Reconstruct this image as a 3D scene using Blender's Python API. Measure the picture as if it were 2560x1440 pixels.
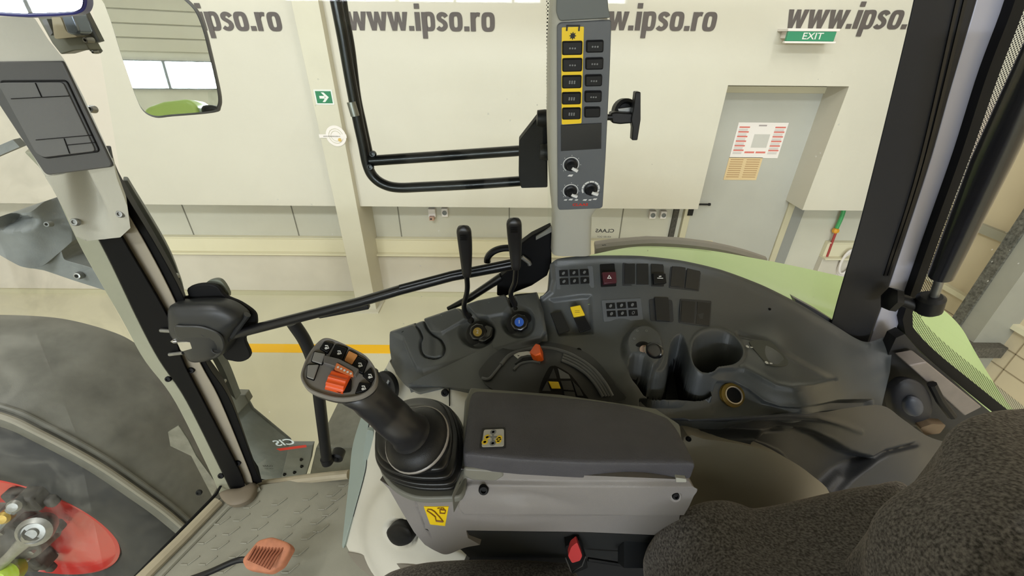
import bpy, bmesh, math, random
import numpy as np
from mathutils import Vector, Matrix
random.seed(7)
for o in list(bpy.data.objects): bpy.data.objects.remove(o)
SC = bpy.context.scene
COL = SC.collection
# ---------------------------------------------------------------- camera
FPX = 1050.0
TH = math.radians(30.68)
ROLL = math.radians(0.5)
CAM = Vector((0, 0, 2.8))
R0 = Vector((1, 0, 0)); U0 = Vector((0, math.sin(TH), math.cos(TH))); F = Vector((0, math.cos(TH), -math.sin(TH)))
R = R0*math.cos(ROLL) + U0*math.sin(ROLL)
U = U0*math.cos(ROLL) - R0*math.sin(ROLL)
cd = bpy.data.cameras.new('camera'); cam = bpy.data.objects.new('camera', cd); COL.objects.link(cam)
cam.matrix_world = Matrix(((R.x, U.x, -F.x, CAM.x), (R.y, U.y, -F.y, CAM.y), (R.z, U.z, -F.z, CAM.z), (0, 0, 0, 1)))
cd.sensor_width = 36; cd.lens = 36*FPX/2560; cd.clip_start = 0.02; cd.clip_end = 100
SC.camera = cam
# ---------------------------------------------------------------- light and exposure
SC.view_settings.view_transform = 'Standard'; SC.view_settings.look = 'None'
SC.view_settings.gamma = 1; SC.view_settings.use_curve_mapping = False
SC.view_settings.exposure = 0.0
W = bpy.data.worlds.new('world'); SC.world = W; W.use_nodes = True
W.node_tree.nodes['Background'].inputs[0].default_value = (0.95, 0.97, 1.0, 1)
W.node_tree.nodes['Background'].inputs[1].default_value = 0.5
def area(name, loc, size, power, color, target):
    l = bpy.data.lights.new(name, 'AREA'); l.shape = 'RECTANGLE'; l.size, l.size_y = size
    l.energy = power; l.color = color
    o = bpy.data.objects.new(name, l); COL.objects.link(o); o.location = loc
    o.rotation_euler = (Vector(target)-Vector(loc)).to_track_quat('-Z', 'Y').to_euler()
    return o
# rows of hall luminaires under the roof and daylight from the window band behind the camera
area('hall_lamp', (2.2, 0.6, 6.6), (0.5, 3.4), 120, (1, 0.98, 0.97), (1.2, 3.4, 0))
area('hall_lamp', (-2.6, 0.4, 6.6), (0.5, 3.4), 120, (1, 0.97, 0.92), (-2.6, 3.4, 0))
area('hall_lamp', (-1.5, -4.0, 6.6), (5.0, 0.6), 400, (0.93, 0.97, 1.0), (-1.2, 0.5, 1))
area('window_daylight', (-2.1, -15.96, 4.3), (12.0, 0.8), 1500, (0.84, 0.92, 1.0), (-2.1, 0, 4.0))

# ---------------------------------------------------------------- helpers
def P(px, py, y=None, z=None, x=None, d=None):
    ray = F + R*((px-1280)/FPX) - U*((py-720)/FPX)
    if y is not None: t = (y-CAM.y)/ray.y
    elif z is not None: t = (z-CAM.z)/ray.z
    elif x is not None: t = (x-CAM.x)/ray.x
    else: t = d
    return CAM + ray*t
def pxr(n, py, y):
    """n pixels at image row py and depth plane y, in metres"""
    v = (py-720)/FPX
    return n/FPX * y/(math.cos(TH)-v*math.sin(TH))

MATS = {}
def mat(name, color, rough=0.5, metal=0.0, bump=0.0, bscale=200, var=0.0, vscale=6, coat=0, spec=0.5, emit=None, dark=None, detail=4):
    if name in MATS: return MATS[name]
    m = bpy.data.materials.new(name); m.use_nodes = True; nt = m.node_tree; N = nt.nodes; L = nt.links
    b = N['Principled BSDF']
    c = tuple((x/255) for x in color)
    lin = tuple(((x/12.92) if x <= 0.04045 else ((x+0.055)/1.055)**2.4) for x in c)
    b.inputs['Base Color'].default_value = (*lin, 1)
    b.inputs['Roughness'].default_value = rough; b.inputs['Metallic'].default_value = metal
    b.inputs['Specular IOR Level'].default_value = spec
    if coat: b.inputs['Coat Weight'].default_value = coat; b.inputs['Coat Roughness'].default_value = 0.15
    tc = N.new('ShaderNodeNewGeometry')
    if var:
        n = N.new('ShaderNodeTexNoise'); n.inputs['Scale'].default_value = vscale; n.inputs['Detail'].default_value = detail
        n.inputs['Roughness'].default_value = 0.6
        L.new(tc.outputs['Position'], n.inputs['Vector'])
        r = N.new('ShaderNodeValToRGB'); r.color_ramp.elements[0].position = 0.3; r.color_ramp.elements[1].position = 0.72
        d2 = dark if dark else tuple(x*(1-var) for x in lin)
        r.color_ramp.elements[0].color = (*d2, 1); r.color_ramp.elements[1].color = (*lin, 1)
        L.new(n.outputs['Fac'], r.inputs['Fac']); L.new(r.outputs['Color'], b.inputs['Base Color'])
    if bump:
        n = N.new('ShaderNodeTexNoise'); n.inputs['Scale'].default_value = bscale; n.inputs['Detail'].default_value = 2
        L.new(tc.outputs['Position'], n.inputs['Vector'])
        bp = N.new('ShaderNodeBump'); bp.inputs['Strength'].default_value = bump; bp.inputs['Distance'].default_value = 0.001
        L.new(n.outputs['Fac'], bp.inputs['Height']); L.new(bp.outputs['Normal'], b.inputs['Normal'])
    if emit:
        b.inputs['Emission Color'].default_value = (*lin, 1); b.inputs['Emission Strength'].default_value = emit
    MATS[name] = m
    return m

def tag(o, label=None, cat=None, group=None, kind=None):
    if label: o['label'] = label
    if cat: o['category'] = cat
    if group: o['group'] = group
    if kind: o['kind'] = kind
    return o
WLOC = {}
def thing(name, label, cat, loc, group=None):
    o = bpy.data.objects.new(name, None); COL.objects.link(o); o.location = loc
    o.empty_display_size = 0.05
    WLOC[o.name] = Vector(loc)
    return tag(o, label, cat, group)
def link(name, verts, faces, m, parent=None, smooth=35, bevel=0, seg=2, solid=0, subd=0):
    verts = [Vector(v) for v in verts]
    if parent is not None: org = WLOC[parent.name]
    else:
        xs = [v.x for v in verts]; ys = [v.y for v in verts]; zs = [v.z for v in verts]
        org = Vector(((min(xs)+max(xs))/2, (min(ys)+max(ys))/2, min(zs)))
    me = bpy.data.meshes.new(name)
    me.from_pydata([v-org for v in verts], [], faces); me.update()
    o = bpy.data.objects.new(name, me); COL.objects.link(o)
    if parent is not None: o.parent = parent
    else: o.location = org
    WLOC[o.name] = org
    if m is not None: me.materials.append(m)
    if smooth:
        me.polygons.foreach_set('use_smooth', [True]*len(me.polygons))
        me.set_sharp_from_angle(angle=math.radians(smooth))
    if bevel:
        b = o.modifiers.new('bevel', 'BEVEL'); b.width = bevel; b.segments = seg; b.limit_method = 'ANGLE'; b.angle_limit = math.radians(40)
        b.harden_normals = False
        me.polygons.foreach_set('use_smooth', [True]*len(me.polygons))
    if solid:
        s = o.modifiers.new('solid', 'SOLIDIFY'); s.thickness = solid; s.offset = 0
    if subd:
        s = o.modifiers.new('sub', 'SUBSURF'); s.levels = subd; s.render_levels = subd
    return o
class MB:
    """collects verts and faces of one mesh"""
    def __init__(s): s.v = []; s.f = []
    def add(s, v, f):
        k = len(s.v); s.v += [Vector(a) for a in v]; s.f += [[i+k for i in q] for q in f]; return s
    def build(s, name, m, parent=None, **k): return link(name, s.v, s.f, m, parent, **k)
    # shapes
    def prism(s, pts, vec):
        n = len(pts); vec = Vector(vec); pts = [Vector(p) for p in pts]
        nrm = Vector((0, 0, 0))
        for i in range(n): nrm += pts[i].cross(pts[(i+1) % n])
        if nrm.dot(vec) > 0: pts = pts[::-1]
        v = pts+[p+vec for p in pts]
        f = [list(range(n)), [n+i for i in range(n)][::-1]] + [[i, n+i, n+(i+1) % n, (i+1) % n][::1] for i in range(n)]
        f = [f[0], f[1]]+[[(i+1) % n, i, n+i, n+(i+1) % n][::1] for i in range(n)]
        return s.add(v, f)
    def box(s, a, b):
        x0, y0, z0 = a; x1, y1, z1 = b
        return s.prism([(x0, y0, z0), (x1, y0, z0), (x1, y1, z0), (x0, y1, z0)], (0, 0, z1-z0))
    def tube(s, path, r, n=12, caps=True):
        path = [Vector(p) for p in path]; m = len(path)
        rs = r if isinstance(r, (list, tuple)) else [r]*m
        T = []
        for i in range(m):
            t = (path[min(i+1, m-1)]-path[max(i-1, 0)]); T.append(t.normalized() if t.length > 1e-9 else Vector((0, 0, 1)))
        a = T[0].orthogonal().normalized(); v = []
        for i in range(m):
            a = (a-T[i]*a.dot(T[i])).normalized(); b = T[i].cross(a)
            for k in range(n):
                w = 2*math.pi*k/n; v.append(path[i]+(a*math.cos(w)+b*math.sin(w))*rs[i])
        f = [[i*n+k, i*n+(k+1) % n, (i+1)*n+(k+1) % n, (i+1)*n+k] for i in range(m-1) for k in range(n)]
        if caps: f += [list(range(n))[::-1], [(m-1)*n+k for k in range(n)]]
        return s.add(v, f)
    def lathe(s, c, axis, prof, n=32, up=None, sx=1.0, sy=1.0, a0=0, a1=2*math.pi):
        """prof: (radius, height along axis)"""
        axis = Vector(axis).normalized(); c = Vector(c)
        a = (Vector(up)-axis*Vector(up).dot(axis)).normalized() if up else axis.orthogonal().normalized(); b = axis.cross(a)
        full = abs(a1-a0-2*math.pi) < 1e-6; nn = n if full else n+1
        v = []
        for r, h in prof:
            for k in range(nn):
                w = a0+(a1-a0)*k/n; v.append(c+axis*h+(a*math.cos(w)*sx+b*math.sin(w)*sy)*r)
        f = []
        for i in range(len(prof)-1):
            for k in range(n if full else n):
                k2 = (k+1) % nn if full else k+1
                f.append([i*nn+k, i*nn+k2, (i+1)*nn+k2, (i+1)*nn+k])
        if full:
            if prof[0][0] > 1e-6: f.append(list(range(nn))[::-1])
            if prof[-1][0] > 1e-6: f.append([(len(prof)-1)*nn+k for k in range(nn)])
        return s.add(v, f)
    def pebble(s, outline, n, h, base=0.0, rings=7, k=2.2, inset=1.0):
        """domed body over a closed 3D outline; n = direction of the dome, h = height, base = depth of the wall behind"""
        n = Vector(n).normalized(); outline = [Vector(p) for p in outline]; m = len(outline)
        c = sum(outline, Vector((0, 0, 0)))/m; v = []
        if base: v += [p-n*base for p in outline]
        for i in range(rings):
            t = i/rings; r = math.cos(t*math.pi/2)**(2/k) if k else 1-t; hh = math.sin(t*math.pi/2)**(2/k)
            v += [c+(p-c)*r+n*h*hh for p in outline]
        v.append(c+n*h)
        R_ = rings+(1 if base else 0); f = []
        for i in range(R_-1):
            for j in range(m): f.append([i*m+j, i*m+(j+1) % m, (i+1)*m+(j+1) % m, (i+1)*m+j])
        for j in range(m): f.append([(R_-1)*m+j, (R_-1)*m+(j+1) % m, len(v)-1])
        f.append(list(range(m))[::-1])
        return s.add(v, f)
def spline(pts, n=8, closed=False):
    pts = [Vector(p) for p in pts]; m = len(pts); out = []
    rng = m if closed else m-1
    for i in range(rng):
        p1 = pts[i]; p2 = pts[(i+1) % m]
        p0 = pts[i-1] if (closed or i > 0) else p1*2-p2
        p3 = pts[(i+2) % m] if (closed or i+2 < m) else p2*2-p1
        for k in range(n):
            t = k/n
            out.append(0.5*((2*p1)+(p2-p0)*t+(2*p0-5*p1+4*p2-p3)*t*t+(3*p1-p0-3*p2+p3)*t**3))
    if not closed: out.append(pts[-1])
    return out
def yf(y, px, py):
    return y(px, py) if callable(y) else y
def poly3(pts, y):
    return [P(p[0], p[1], y=(p[2] if len(p) > 2 else yf(y, p[0], p[1]))) for p in pts]
def round_px(pts, r=6, n=4):
    """rounded corners for a pixel polygon"""
    out = []; m = len(pts)
    for i in range(m):
        a = Vector((*pts[i-1][:2], 0)); b = Vector((*pts[i][:2], 0)); c = Vector((*pts[(i+1) % m][:2], 0))
        ra = min(r, (a-b).length*0.45, (c-b).length*0.45)
        p = b+(a-b).normalized()*ra; q = b+(c-b).normalized()*ra
        for k in range(n+1):
            t = k/n; w = p*(1-t)**2+b*2*t*(1-t)+q*t*t; out.append((w.x, w.y))
    return out
def sm_px(pts, n=6):
    return [(v.x, v.y) for v in spline([(p[0], p[1], 0) for p in pts], n, True)]
def normal_of(p3):
    n = Vector((0, 0, 0)); c = sum(p3, Vector((0, 0, 0)))/len(p3)
    for i in range(len(p3)): n += (p3[i]-c).cross(p3[(i+1) % len(p3)]-c)
    n.normalize()
    if n.dot(CAM-c) < 0: n = -n
    return n
def slab(name, pts, y, t, m, parent=None, bevel=0, **k):
    """pixel outline on a plane/surface y, extruded away from the viewer by t along world y"""
    return MB().prism(poly3(pts, y), (0, t, 0)).build(name, m, parent, bevel=bevel, **k)
def plate(name, pts, y, h, m, parent=None, sink=0.003, bevel=0, dy=0, **k):
    """outline lying on surface y, raised by h along the local normal"""
    p = poly3(pts, y); n = normal_of(p)
    p = [q-n*sink for q in p]
    return MB().prism(p, n*(h+sink)).build(name, m, parent, bevel=bevel, **k)
def text(name, s, m, o, right, up, height, parent=None, bold=0.0, sx=1.0, depth=0.0004, align='CENTER', shear=0, space=1.0, mirror=False):
    cu = bpy.data.curves.new('t', 'FONT'); cu.body = s; cu.size = 1; cu.offset = bold; cu.align_x = align; cu.align_y = 'CENTER'
    cu.shear = shear; cu.space_character = space; cu.resolution_u = 4
    to = bpy.data.objects.new('t', cu); COL.objects.link(to)
    bpy.context.view_layer.update()
    me = bpy.data.meshes.new_from_object(to.evaluated_get(bpy.context.evaluated_depsgraph_get()))
    bpy.data.objects.remove(to)
    right = Vector(right).normalized(); up = Vector(up).normalized(); o = Vector(o); n = right.cross(up)
    mx = -1 if mirror else 1
    v = [o+right*(a.co.x*height*sx*mx)+up*(a.co.y*height)+n*depth for a in me.vertices]
    f = [list(p.vertices) if not mirror else list(p.vertices)[::-1] for p in me.polygons]
    bpy.data.meshes.remove(me)
    return link(name, v, f, m, parent, smooth=0)
from mathutils.geometry import delaunay_2d_cdt
def patch(name, pts, surf, h, m, parent=None, sink=0.003, step=9, smooth=50, vec=None):
    """a sheet that follows surface surf inside a pixel outline, raised by h along the local normal, with side walls"""
    n = len(pts); out = []
    for i in range(n):
        a = Vector(pts[i][:2]); b = Vector(pts[(i+1) % n][:2]); k = max(1, int((b-a).length/step))
        for j in range(k): out.append(a+(b-a)*(j/k))
    xs = [p.x for p in out]; ys = [p.y for p in out]
    gx, gy = np.meshgrid(np.arange(min(xs)+step/2, max(xs), step), np.arange(min(ys)+step/2, max(ys), step))
    d = sdp(gx, gy, [tuple(p) for p in out]); sel = d < -step*0.45
    allp = out+[Vector((a, b)) for a, b in zip(gx[sel], gy[sel])]
    v2, e2, f2, _, _, _ = delaunay_2d_cdt(allp, [], [list(range(len(out)))], 1, 1e-4)
    px = np.array([[p.x for p in v2]]); py = np.array([[p.y for p in v2]])
    V = unproj(px, py, surf(px, py)); dx = unproj(px+1, py, surf(px+1, py))-V; dy = unproj(px, py+1, surf(px, py+1))-V
    nn = np.cross(dx, dy); nn /= np.linalg.norm(nn, axis=-1, keepdims=True); nn *= np.sign(((np.array(CAM)-V)*nn).sum(-1, keepdims=True))
    T = (V+nn*h)[0]; B = (V-nn*sink)[0] if vec is None else (V+np.array(vec))[0]; N_ = len(T)
    cnt = {}
    for f in f2:
        for i in range(len(f)):
            e = (f[i], f[(i+1) % len(f)]); cnt[tuple(sorted(e))] = cnt.get(tuple(sorted(e)), []) + [e]
    faces = [list(f) for f in f2]
    for k_, es in cnt.items():
        if len(es) == 1: a, b = es[0]; faces.append([b, a, N_+a, N_+b])
    return link(name, T.tolist()+B.tolist(), faces, m, parent, smooth=smooth)
def plane3(*q):
    """y(px, py) of the flat plane through three picture points (px, py, y)"""
    A_, B_, C_ = [P(a[0], a[1], y=a[2]) for a in q]; nn = (B_-A_).cross(C_-A_)
    k = nn.dot(A_-CAM); Fn, Rn, Un = F.dot(nn), R.dot(nn), U.dot(nn)
    def f(px, py):
        px = np.asarray(px, float); py = np.asarray(py, float); u = (px-1280)/FPX; v = (py-720)/FPX
        t = k/(Fn+Rn*u-Un*v); r = t*(F.y+R.y*u-U.y*v)
        return float(r) if r.ndim == 0 else r
    return f
# thin-plate interpolation of y over the picture of a surface, from measured points
def tps(ctrl):
    A = np.array([(c[0]/1000, c[1]/1000) for c in ctrl]); Y = np.array([c[2] for c in ctrl]); n = len(A)
    def ker(r2): return np.where(r2 > 1e-12, r2*np.log(np.maximum(r2, 1e-12)), 0)
    D = ((A[:, None]-A[None])**2).sum(-1); K = ker(D)+np.eye(n)*1e-5
    Pm = np.hstack([np.ones((n, 1)), A]); M = np.zeros((n+3, n+3)); M[:n, :n] = K; M[:n, n:] = Pm; M[n:, :n] = Pm.T
    s = np.linalg.solve(M, np.concatenate([Y, np.zeros(3)]))
    def f(px, py):
        px = np.asarray(px, float)/1000; py = np.asarray(py, float)/1000
        q = np.stack([px.ravel(), py.ravel()], -1)
        r = ker(((q[:, None]-A[None])**2).sum(-1))@s[:n]+s[n]+q@s[n+1:]
        r = r.reshape(px.shape)
        return float(r) if r.ndim == 0 else r
    return f
def unproj(px, py, y):
    u = (px-1280)/FPX; v = (py-720)/FPX
    ray = np.array(F)[None, None]+u[..., None]*np.array(R)-v[..., None]*np.array(U)
    return np.array(CAM)+ray*(y/ray[..., 1])[..., None]
def sdp(px, py, poly):
    """signed distance in px to polygon, negative inside"""
    poly = np.array(poly, float); d = np.full(px.shape, 1e9); ins = np.zeros(px.shape, bool); n = len(poly)
    for i in range(n):
        a = poly[i]; b = poly[(i+1) % n]; e = b-a; L2 = max((e**2).sum(), 1e-9)
        t = np.clip(((px-a[0])*e[0]+(py-a[1])*e[1])/L2, 0, 1)
        d = np.minimum(d, np.hypot(px-a[0]-t*e[0], py-a[1]-t*e[1]))
        c = (a[1] > py) != (b[1] > py)
        with np.errstate(divide='ignore', invalid='ignore'):
            xi = (b[0]-a[0])*(py-a[1])/(b[1]-a[1] if b[1] != a[1] else 1e-9)+a[0]
        ins ^= (c & (px < xi))
    return np.where(ins, -d, d)
def sdl(px, py, line):
    d = np.full(px.shape, 1e9)
    for i in range(len(line)-1):
        a = np.array(line[i], float); b = np.array(line[i+1], float); e = b-a
        t = np.clip(((px-a[0])*e[0]+(py-a[1])*e[1])/max((e**2).sum(), 1e-9), 0, 1)
        d = np.minimum(d, np.hypot(px-a[0]-t*e[0], py-a[1]-t*e[1]))
    return d
def sstep(a, b, x):
    t = np.clip((x-a)/(b-a), 0, 1); return t*t*(3-2*t)
def resample(line, n):
    a = np.array([p[:2] for p in line], float); L = np.concatenate([[0], np.cumsum(np.hypot(*(a[1:]-a[:-1]).T))])
    t = np.linspace(0, L[-1], n)
    return np.stack([np.interp(t, L, a[:, 0]), np.interp(t, L, a[:, 1])], -1)
def relief(name, rows, surf, nu, nvs, feats, m, parent=None, skirt=None, smooth=60, smooth_rows=True, back=0.0, mat2=None):
    """a moulded sheet: rows of outline, depth from surf, features pressed in or raised along its normal, walls turned back at the edges"""
    if smooth_rows: rows = [[(q.x, q.y) for q in spline([(p[0], p[1], 0) for p in r], 6)] for r in rows]
    rs = [resample(r, nu) for r in rows]; g = []
    for i in range(len(rs)-1):
        k = nvs[i]
        for j in range(k): g.append(rs[i]*(1-j/k)+rs[i+1]*(j/k))
    g.append(rs[-1]); g = np.array(g); px = g[..., 0]; py = g[..., 1]
    Y = surf(px, py); V = unproj(px, py, Y)
    e = 1.0
    dx = unproj(px+e, py, surf(px+e, py))-V; dy = unproj(px, py+e, surf(px, py+e))-V
    n = np.cross(dx, dy); n /= np.linalg.norm(n, axis=-1, keepdims=True)+1e-12
    s = np.sign(((np.array(CAM)-V)*n).sum(-1, keepdims=True)); n *= s
    for fn, dr in feats:
        h = fn(px, py)
        V = V+(n if dr is None else np.array(dr, float))*h[..., None]
    nv, nu_ = V.shape[:2]
    verts = V.reshape(-1, 3).tolist()
    f = [[i*nu_+j, (i+1)*nu_+j, (i+1)*nu_+j+1, i*nu_+j+1] for i in range(nv-1) for j in range(nu_-1)]
    if back:   # turn every edge back and close the body
        bnd = [j for j in range(nu_)]+[i*nu_+nu_-1 for i in range(1, nv)]+[(nv-1)*nu_+j for j in range(nu_-2, -1, -1)]+[i*nu_ for i in range(nv-2, 0, -1)]
        bv = back if isinstance(back, (list, tuple)) else (0, back, 0)
        k0 = len(verts)
        for b in bnd: verts.append([verts[b][0]+bv[0], verts[b][1]+bv[1], verts[b][2]+bv[2]])
        m_ = len(bnd)
        f += [[bnd[i], bnd[(i+1) % m_], k0+(i+1) % m_, k0+i] for i in range(m_)]
    o = link(name, verts, f, m, parent, smooth=smooth)
    if mat2:
        for k_, (fn, m2) in enumerate(mat2):
            o.data.materials.append(m2); h = fn(px, py)
            for idx in range((nv-1)*(nu_-1)):
                i, j = divmod(idx, nu_-1)
                if h[i, j]: o.data.polygons[idx].material_index = k_+1
    return o
def ring_px(cx, cy, rx, ry, n=24, a=0):
    ca, sa = math.cos(math.radians(a)), math.sin(math.radians(a))
    return [(cx+rx*math.cos(t)*ca-ry*math.sin(t)*sa, cy+rx*math.cos(t)*sa+ry*math.sin(t)*ca) for t in [2*math.pi*k/n for k in range(n)]]
def screw(px, py, y, rpx, parent, name='screw', m=None, nrm=None, h=0.003, m2=None):
    c = P(px, py, y=y); r = pxr(rpx, py, y)
    nrm = Vector(nrm) if nrm is not None else (CAM-c).normalized()
    m = m or MATS['black_plastic']
    o = MB().lathe(c, nrm, [(r*1.05, -0.004), (r*1.05, h*0.3), (r*0.85, h), (r*0.5, h*1.05), (r*0.45, h*0.2), (0.0001, h*0.2)], 20).build(name, m, parent)
    return o
# ---------------------------------------------------------------- materials
mat('black_plastic', (21, 21, 22), 0.42, bump=0.25, bscale=900, spec=0.3)
mat('soft_black', (14, 14, 15), 0.6, spec=0.2)
mat('rubber', (19, 19, 20), 0.5, bump=0.2, bscale=500, spec=0.3)
mat('black_paint', (14, 14, 16), 0.3, coat=0.15, spec=0.35)
mat('console', (80, 83, 84), 0.36, bump=0.35, bscale=1100, var=0.10, vscale=9)
mat('console_dark', (48, 50, 53), 0.42, bump=0.3, bscale=1100)
mat('pillar_black', (11, 11, 12), 0.6, spec=0.12)
mat('beige', (174, 172, 160), 0.5, bump=0.25, bscale=900, var=0.08, vscale=5)
mat('taupe', (136, 131, 128), 0.55, bump=0.3, bscale=900, var=0.08, vscale=5)
mat('greygreen', (128, 132, 122), 0.5, bump=0.2, bscale=900)
mat('trim_grey', (112, 112, 104), 0.5, bump=0.2, bscale=900)
mat('panel_grey', (92, 95, 98), 0.45, bump=0.2, bscale=1200)
mat('button', (20, 21, 23), 0.42, spec=0.3)
mat('yellow', (236, 200, 28), 0.45)
mat('orange', (232, 96, 28), 0.35)
mat('orange_dull', (205, 140, 80), 0.5)
mat('print_white', (215, 215, 212), 0.5)
mat('print_grey', (120, 122, 122), 0.5)
mat('print_black', (28, 26, 26), 0.6)
mat('print_red', (200, 52, 36), 0.5)
mat('blue', (50, 96, 190), 0.4)
mat('gold', (186, 160, 84), 0.35, metal=0.4)
mat('brass', (168, 140, 60), 0.4, metal=0.5)
mat('chrome', (200, 200, 200), 0.18, metal=1.0)
mat('steel', (150, 150, 146), 0.38, metal=0.8, var=0.3, vscale=30)
mat('dusty_grey', (116, 120, 118), 0.6, var=0.30, vscale=14, bump=0.3, bscale=300)
mat('mirror', (235, 238, 240), 0.01, metal=1.0)
# ================================================================ the hall
YB = 4.25; YW = 4.60; YP = 4.52; XR = 4.6; XL = -9.0; YBACK = -16.0; ZC = 7.0
mat('cladding', (200, 194, 180), 0.55, var=0.05, vscale=1.3)
mat('sandwich', (200, 196, 182), 0.5, var=0.08, vscale=2)
mat('plinth', (206, 198, 184), 0.65, var=0.10, vscale=3)
mat('hall_wall', (210, 206, 194), 0.7, var=0.08, vscale=2)
mat('side_wall', (214, 198, 168), 0.7, var=0.08, vscale=2)
mat('epoxy', (212, 206, 180), 0.38, var=0.07, vscale=2.2, coat=0.1)
mat('line_yellow', (244, 186, 20), 0.45)
mat('column_paint', (200, 194, 176), 0.5, var=0.06, vscale=3)
mat('door_grey', (176, 174, 166), 0.45, var=0.08, vscale=2)
mat('lettering', (84, 76, 74), 0.6)
mat('sign_green', (34, 116, 78), 0.4)
mat('paper', (226, 218, 214), 0.7)
mat('paper_tan', (208, 182, 140), 0.7)
mat('dirty', (90, 86, 78), 0.8, var=0.7, vscale=60)
def sbox(name, a, b, m, **k):
    return tag(MB().box(a, b).build(name, MATS[m] if isinstance(m, str) else m, **k), kind='structure')
sbox('floor', (XL, YBACK, -0.1), (XR+0.2, YW+0.2, 0), 'epoxy')
sbox('wall_far', (XL, YW, 0), (XR+0.2, YW+0.2, ZC), 'sandwich')
sbox('wall_right', (XR, YBACK, 0), (XR+0.2, YW, ZC), 'side_wall')
sbox('wall_left', (XL-0.2, YBACK, 0), (XL, YW+0.2, ZC), 'hall_wall')
sbox('wall_near', (XL, YBACK-0.2, 0), (XR+0.2, YBACK, ZC), 'hall_wall')
sbox('ceiling', (XL-0.2, YBACK-0.2, ZC), (XR+0.2, YW+0.2, ZC+0.15), 'hall_wall')
# seams of the sandwich panels
mb = MB()
for px in (474, 740, 1000, 1273, 1553):
    q = P(px, 560, y=YW); mb.box((q.x-0.006, YW-0.004, 0.5), (q.x+0.006, YW, 1.6))
tag(mb.build('trim_1', mat('seam', (120, 116, 104), 0.7), smooth=0), kind='structure')
# plinth under a ledge
zl = P(1280, 603, y=YP).z; zl2 = P(1280, 640, y=YP).z
# far wall base: ledge + plinth
mb = MB().box((XL, YP, 0), (2.36, YW, zl2)); mb.box((3.72, YP, 0), (XR, YW, zl2))
tag(mb.build('trim_2', MATS['plinth'], bevel=0.004), kind='structure')
mb = MB().box((XL, YP-0.04, zl2), (2.36, YW, zl2+0.02)); mb.box((3.72, YP-0.04, zl2), (XR, YW, zl2+0.02))
mb.box((XL, YP+0.02, zl2+0.02), (2.36, YW, zl)); mb.box((3.72, YP+0.02, zl2+0.02), (XR, YW, zl))
mb.box((XL, YP+0.01, zl), (2.36, YW, zl+0.012)); mb.box((3.72, YP+0.01, zl), (XR, YW, zl+0.012))
tag(mb.build('trim_3', mat('ledge', (216, 208, 180), 0.6), bevel=0.003), kind='structure')
mb = MB().box((XL, YP-0.03, 0), (2.36, YP, 0.055)); mb.box((3.72, YP-0.03, 0), (XR, YP, 0.055))
tag(mb.build('baseboard_far', mat('skirt', (186, 180, 152), 0.6)), kind='structure')
# white advertising cladding standing off the wall, with the door opening
zb = P(1280, 519, y=YB).z
dl = P(1819, 214, y=YB).x; dr = P(2124, 214, y=YB).x; dt = P(1900, 214, y=YB).z
dl = (dl+P(1746, 521, y=YB).x)/2; dr = (dr+P(2007, 521, y=YB).x)/2
mb = MB().box((XL, YB, zb), (dl, YB+0.03, ZC)); mb.box((dl, YB, dt), (dr, YB+0.03, ZC)); mb.box((dr, YB, zb), (XR, YB+0.03, ZC))
mb.box((dr, YB+0.03, zb), (dr+0.02, YW, dt)); mb.box((dl-0.02, YB+0.03, zb), (dl, YW, dt)); mb.box((dl-0.02, YB+0.03, dt), (dr+0.02, YW, dt+0.02))
tag(mb.build('wall_cladding', MATS['cladding'], smooth=0), kind='structure')
# door
yd = YW-0.035
dx0 = P(1775, 420, y=yd).x-0.10; dx1 = P(1975, 500, y=yd).x+0.0
dz1 = P(1900, 232, y=yd).z
D = tag(MB().box((dx0, yd, 0.02), (dx1, yd+0.03, dz1)).build('door_1', MATS['door_grey'], bevel=0.003), kind='structure')
mb = MB(); mb.box((dx0-0.07, yd-0.02, 0), (dx0, YW, dz1+0.06)); mb.box((dx1, yd-0.02, 0), (dx1+0.07, YW, dz1+0.06)); mb.box((dx0, yd-0.02, dz1), (dx1, YW, dz1+0.06))
mb.build('door_frame', mat('door_frame', (190, 182, 156), 0.5), D, bevel=0.003)
mb = MB(); mb.box((dx1+0.07, yd-0.01, 0), (dx1+0.20, YW, dz1))
mb.build('jamb_lining', mat('jamb', (140, 140, 136), 0.5), D)
hp = P(1760, 511, y=yd-0.05)
mb = MB().tube([hp+Vector((-0.10, 0.05, 0)), hp+Vector((-0.09, 0, 0)), hp+Vector((0.05, 0, 0))], 0.011, 10)
mb.lathe(hp+Vector((0.05, 0, 0)), (1, 0, 0), [(0.016, 0), (0.016, 0.02), (0.0001, 0.021)], 12)
mb.build('door_handle', MATS['black_plastic'], D)
q = P(1727, 531, y=yd-0.03); MB().box(q+Vector((-0.03, 0, -0.04)), q+Vector((0.03, 0.03, 0.04))).build('lock_case', MATS['black_plastic'], D, bevel=0.004)
q = P(1685, 560, y=YW-0.03); MB().box((q.x-0.03, q.y, 0.35), (q.x+0.03, q.y+0.03, zb)).build('door_seal', MATS['dirty'], D)
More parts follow.
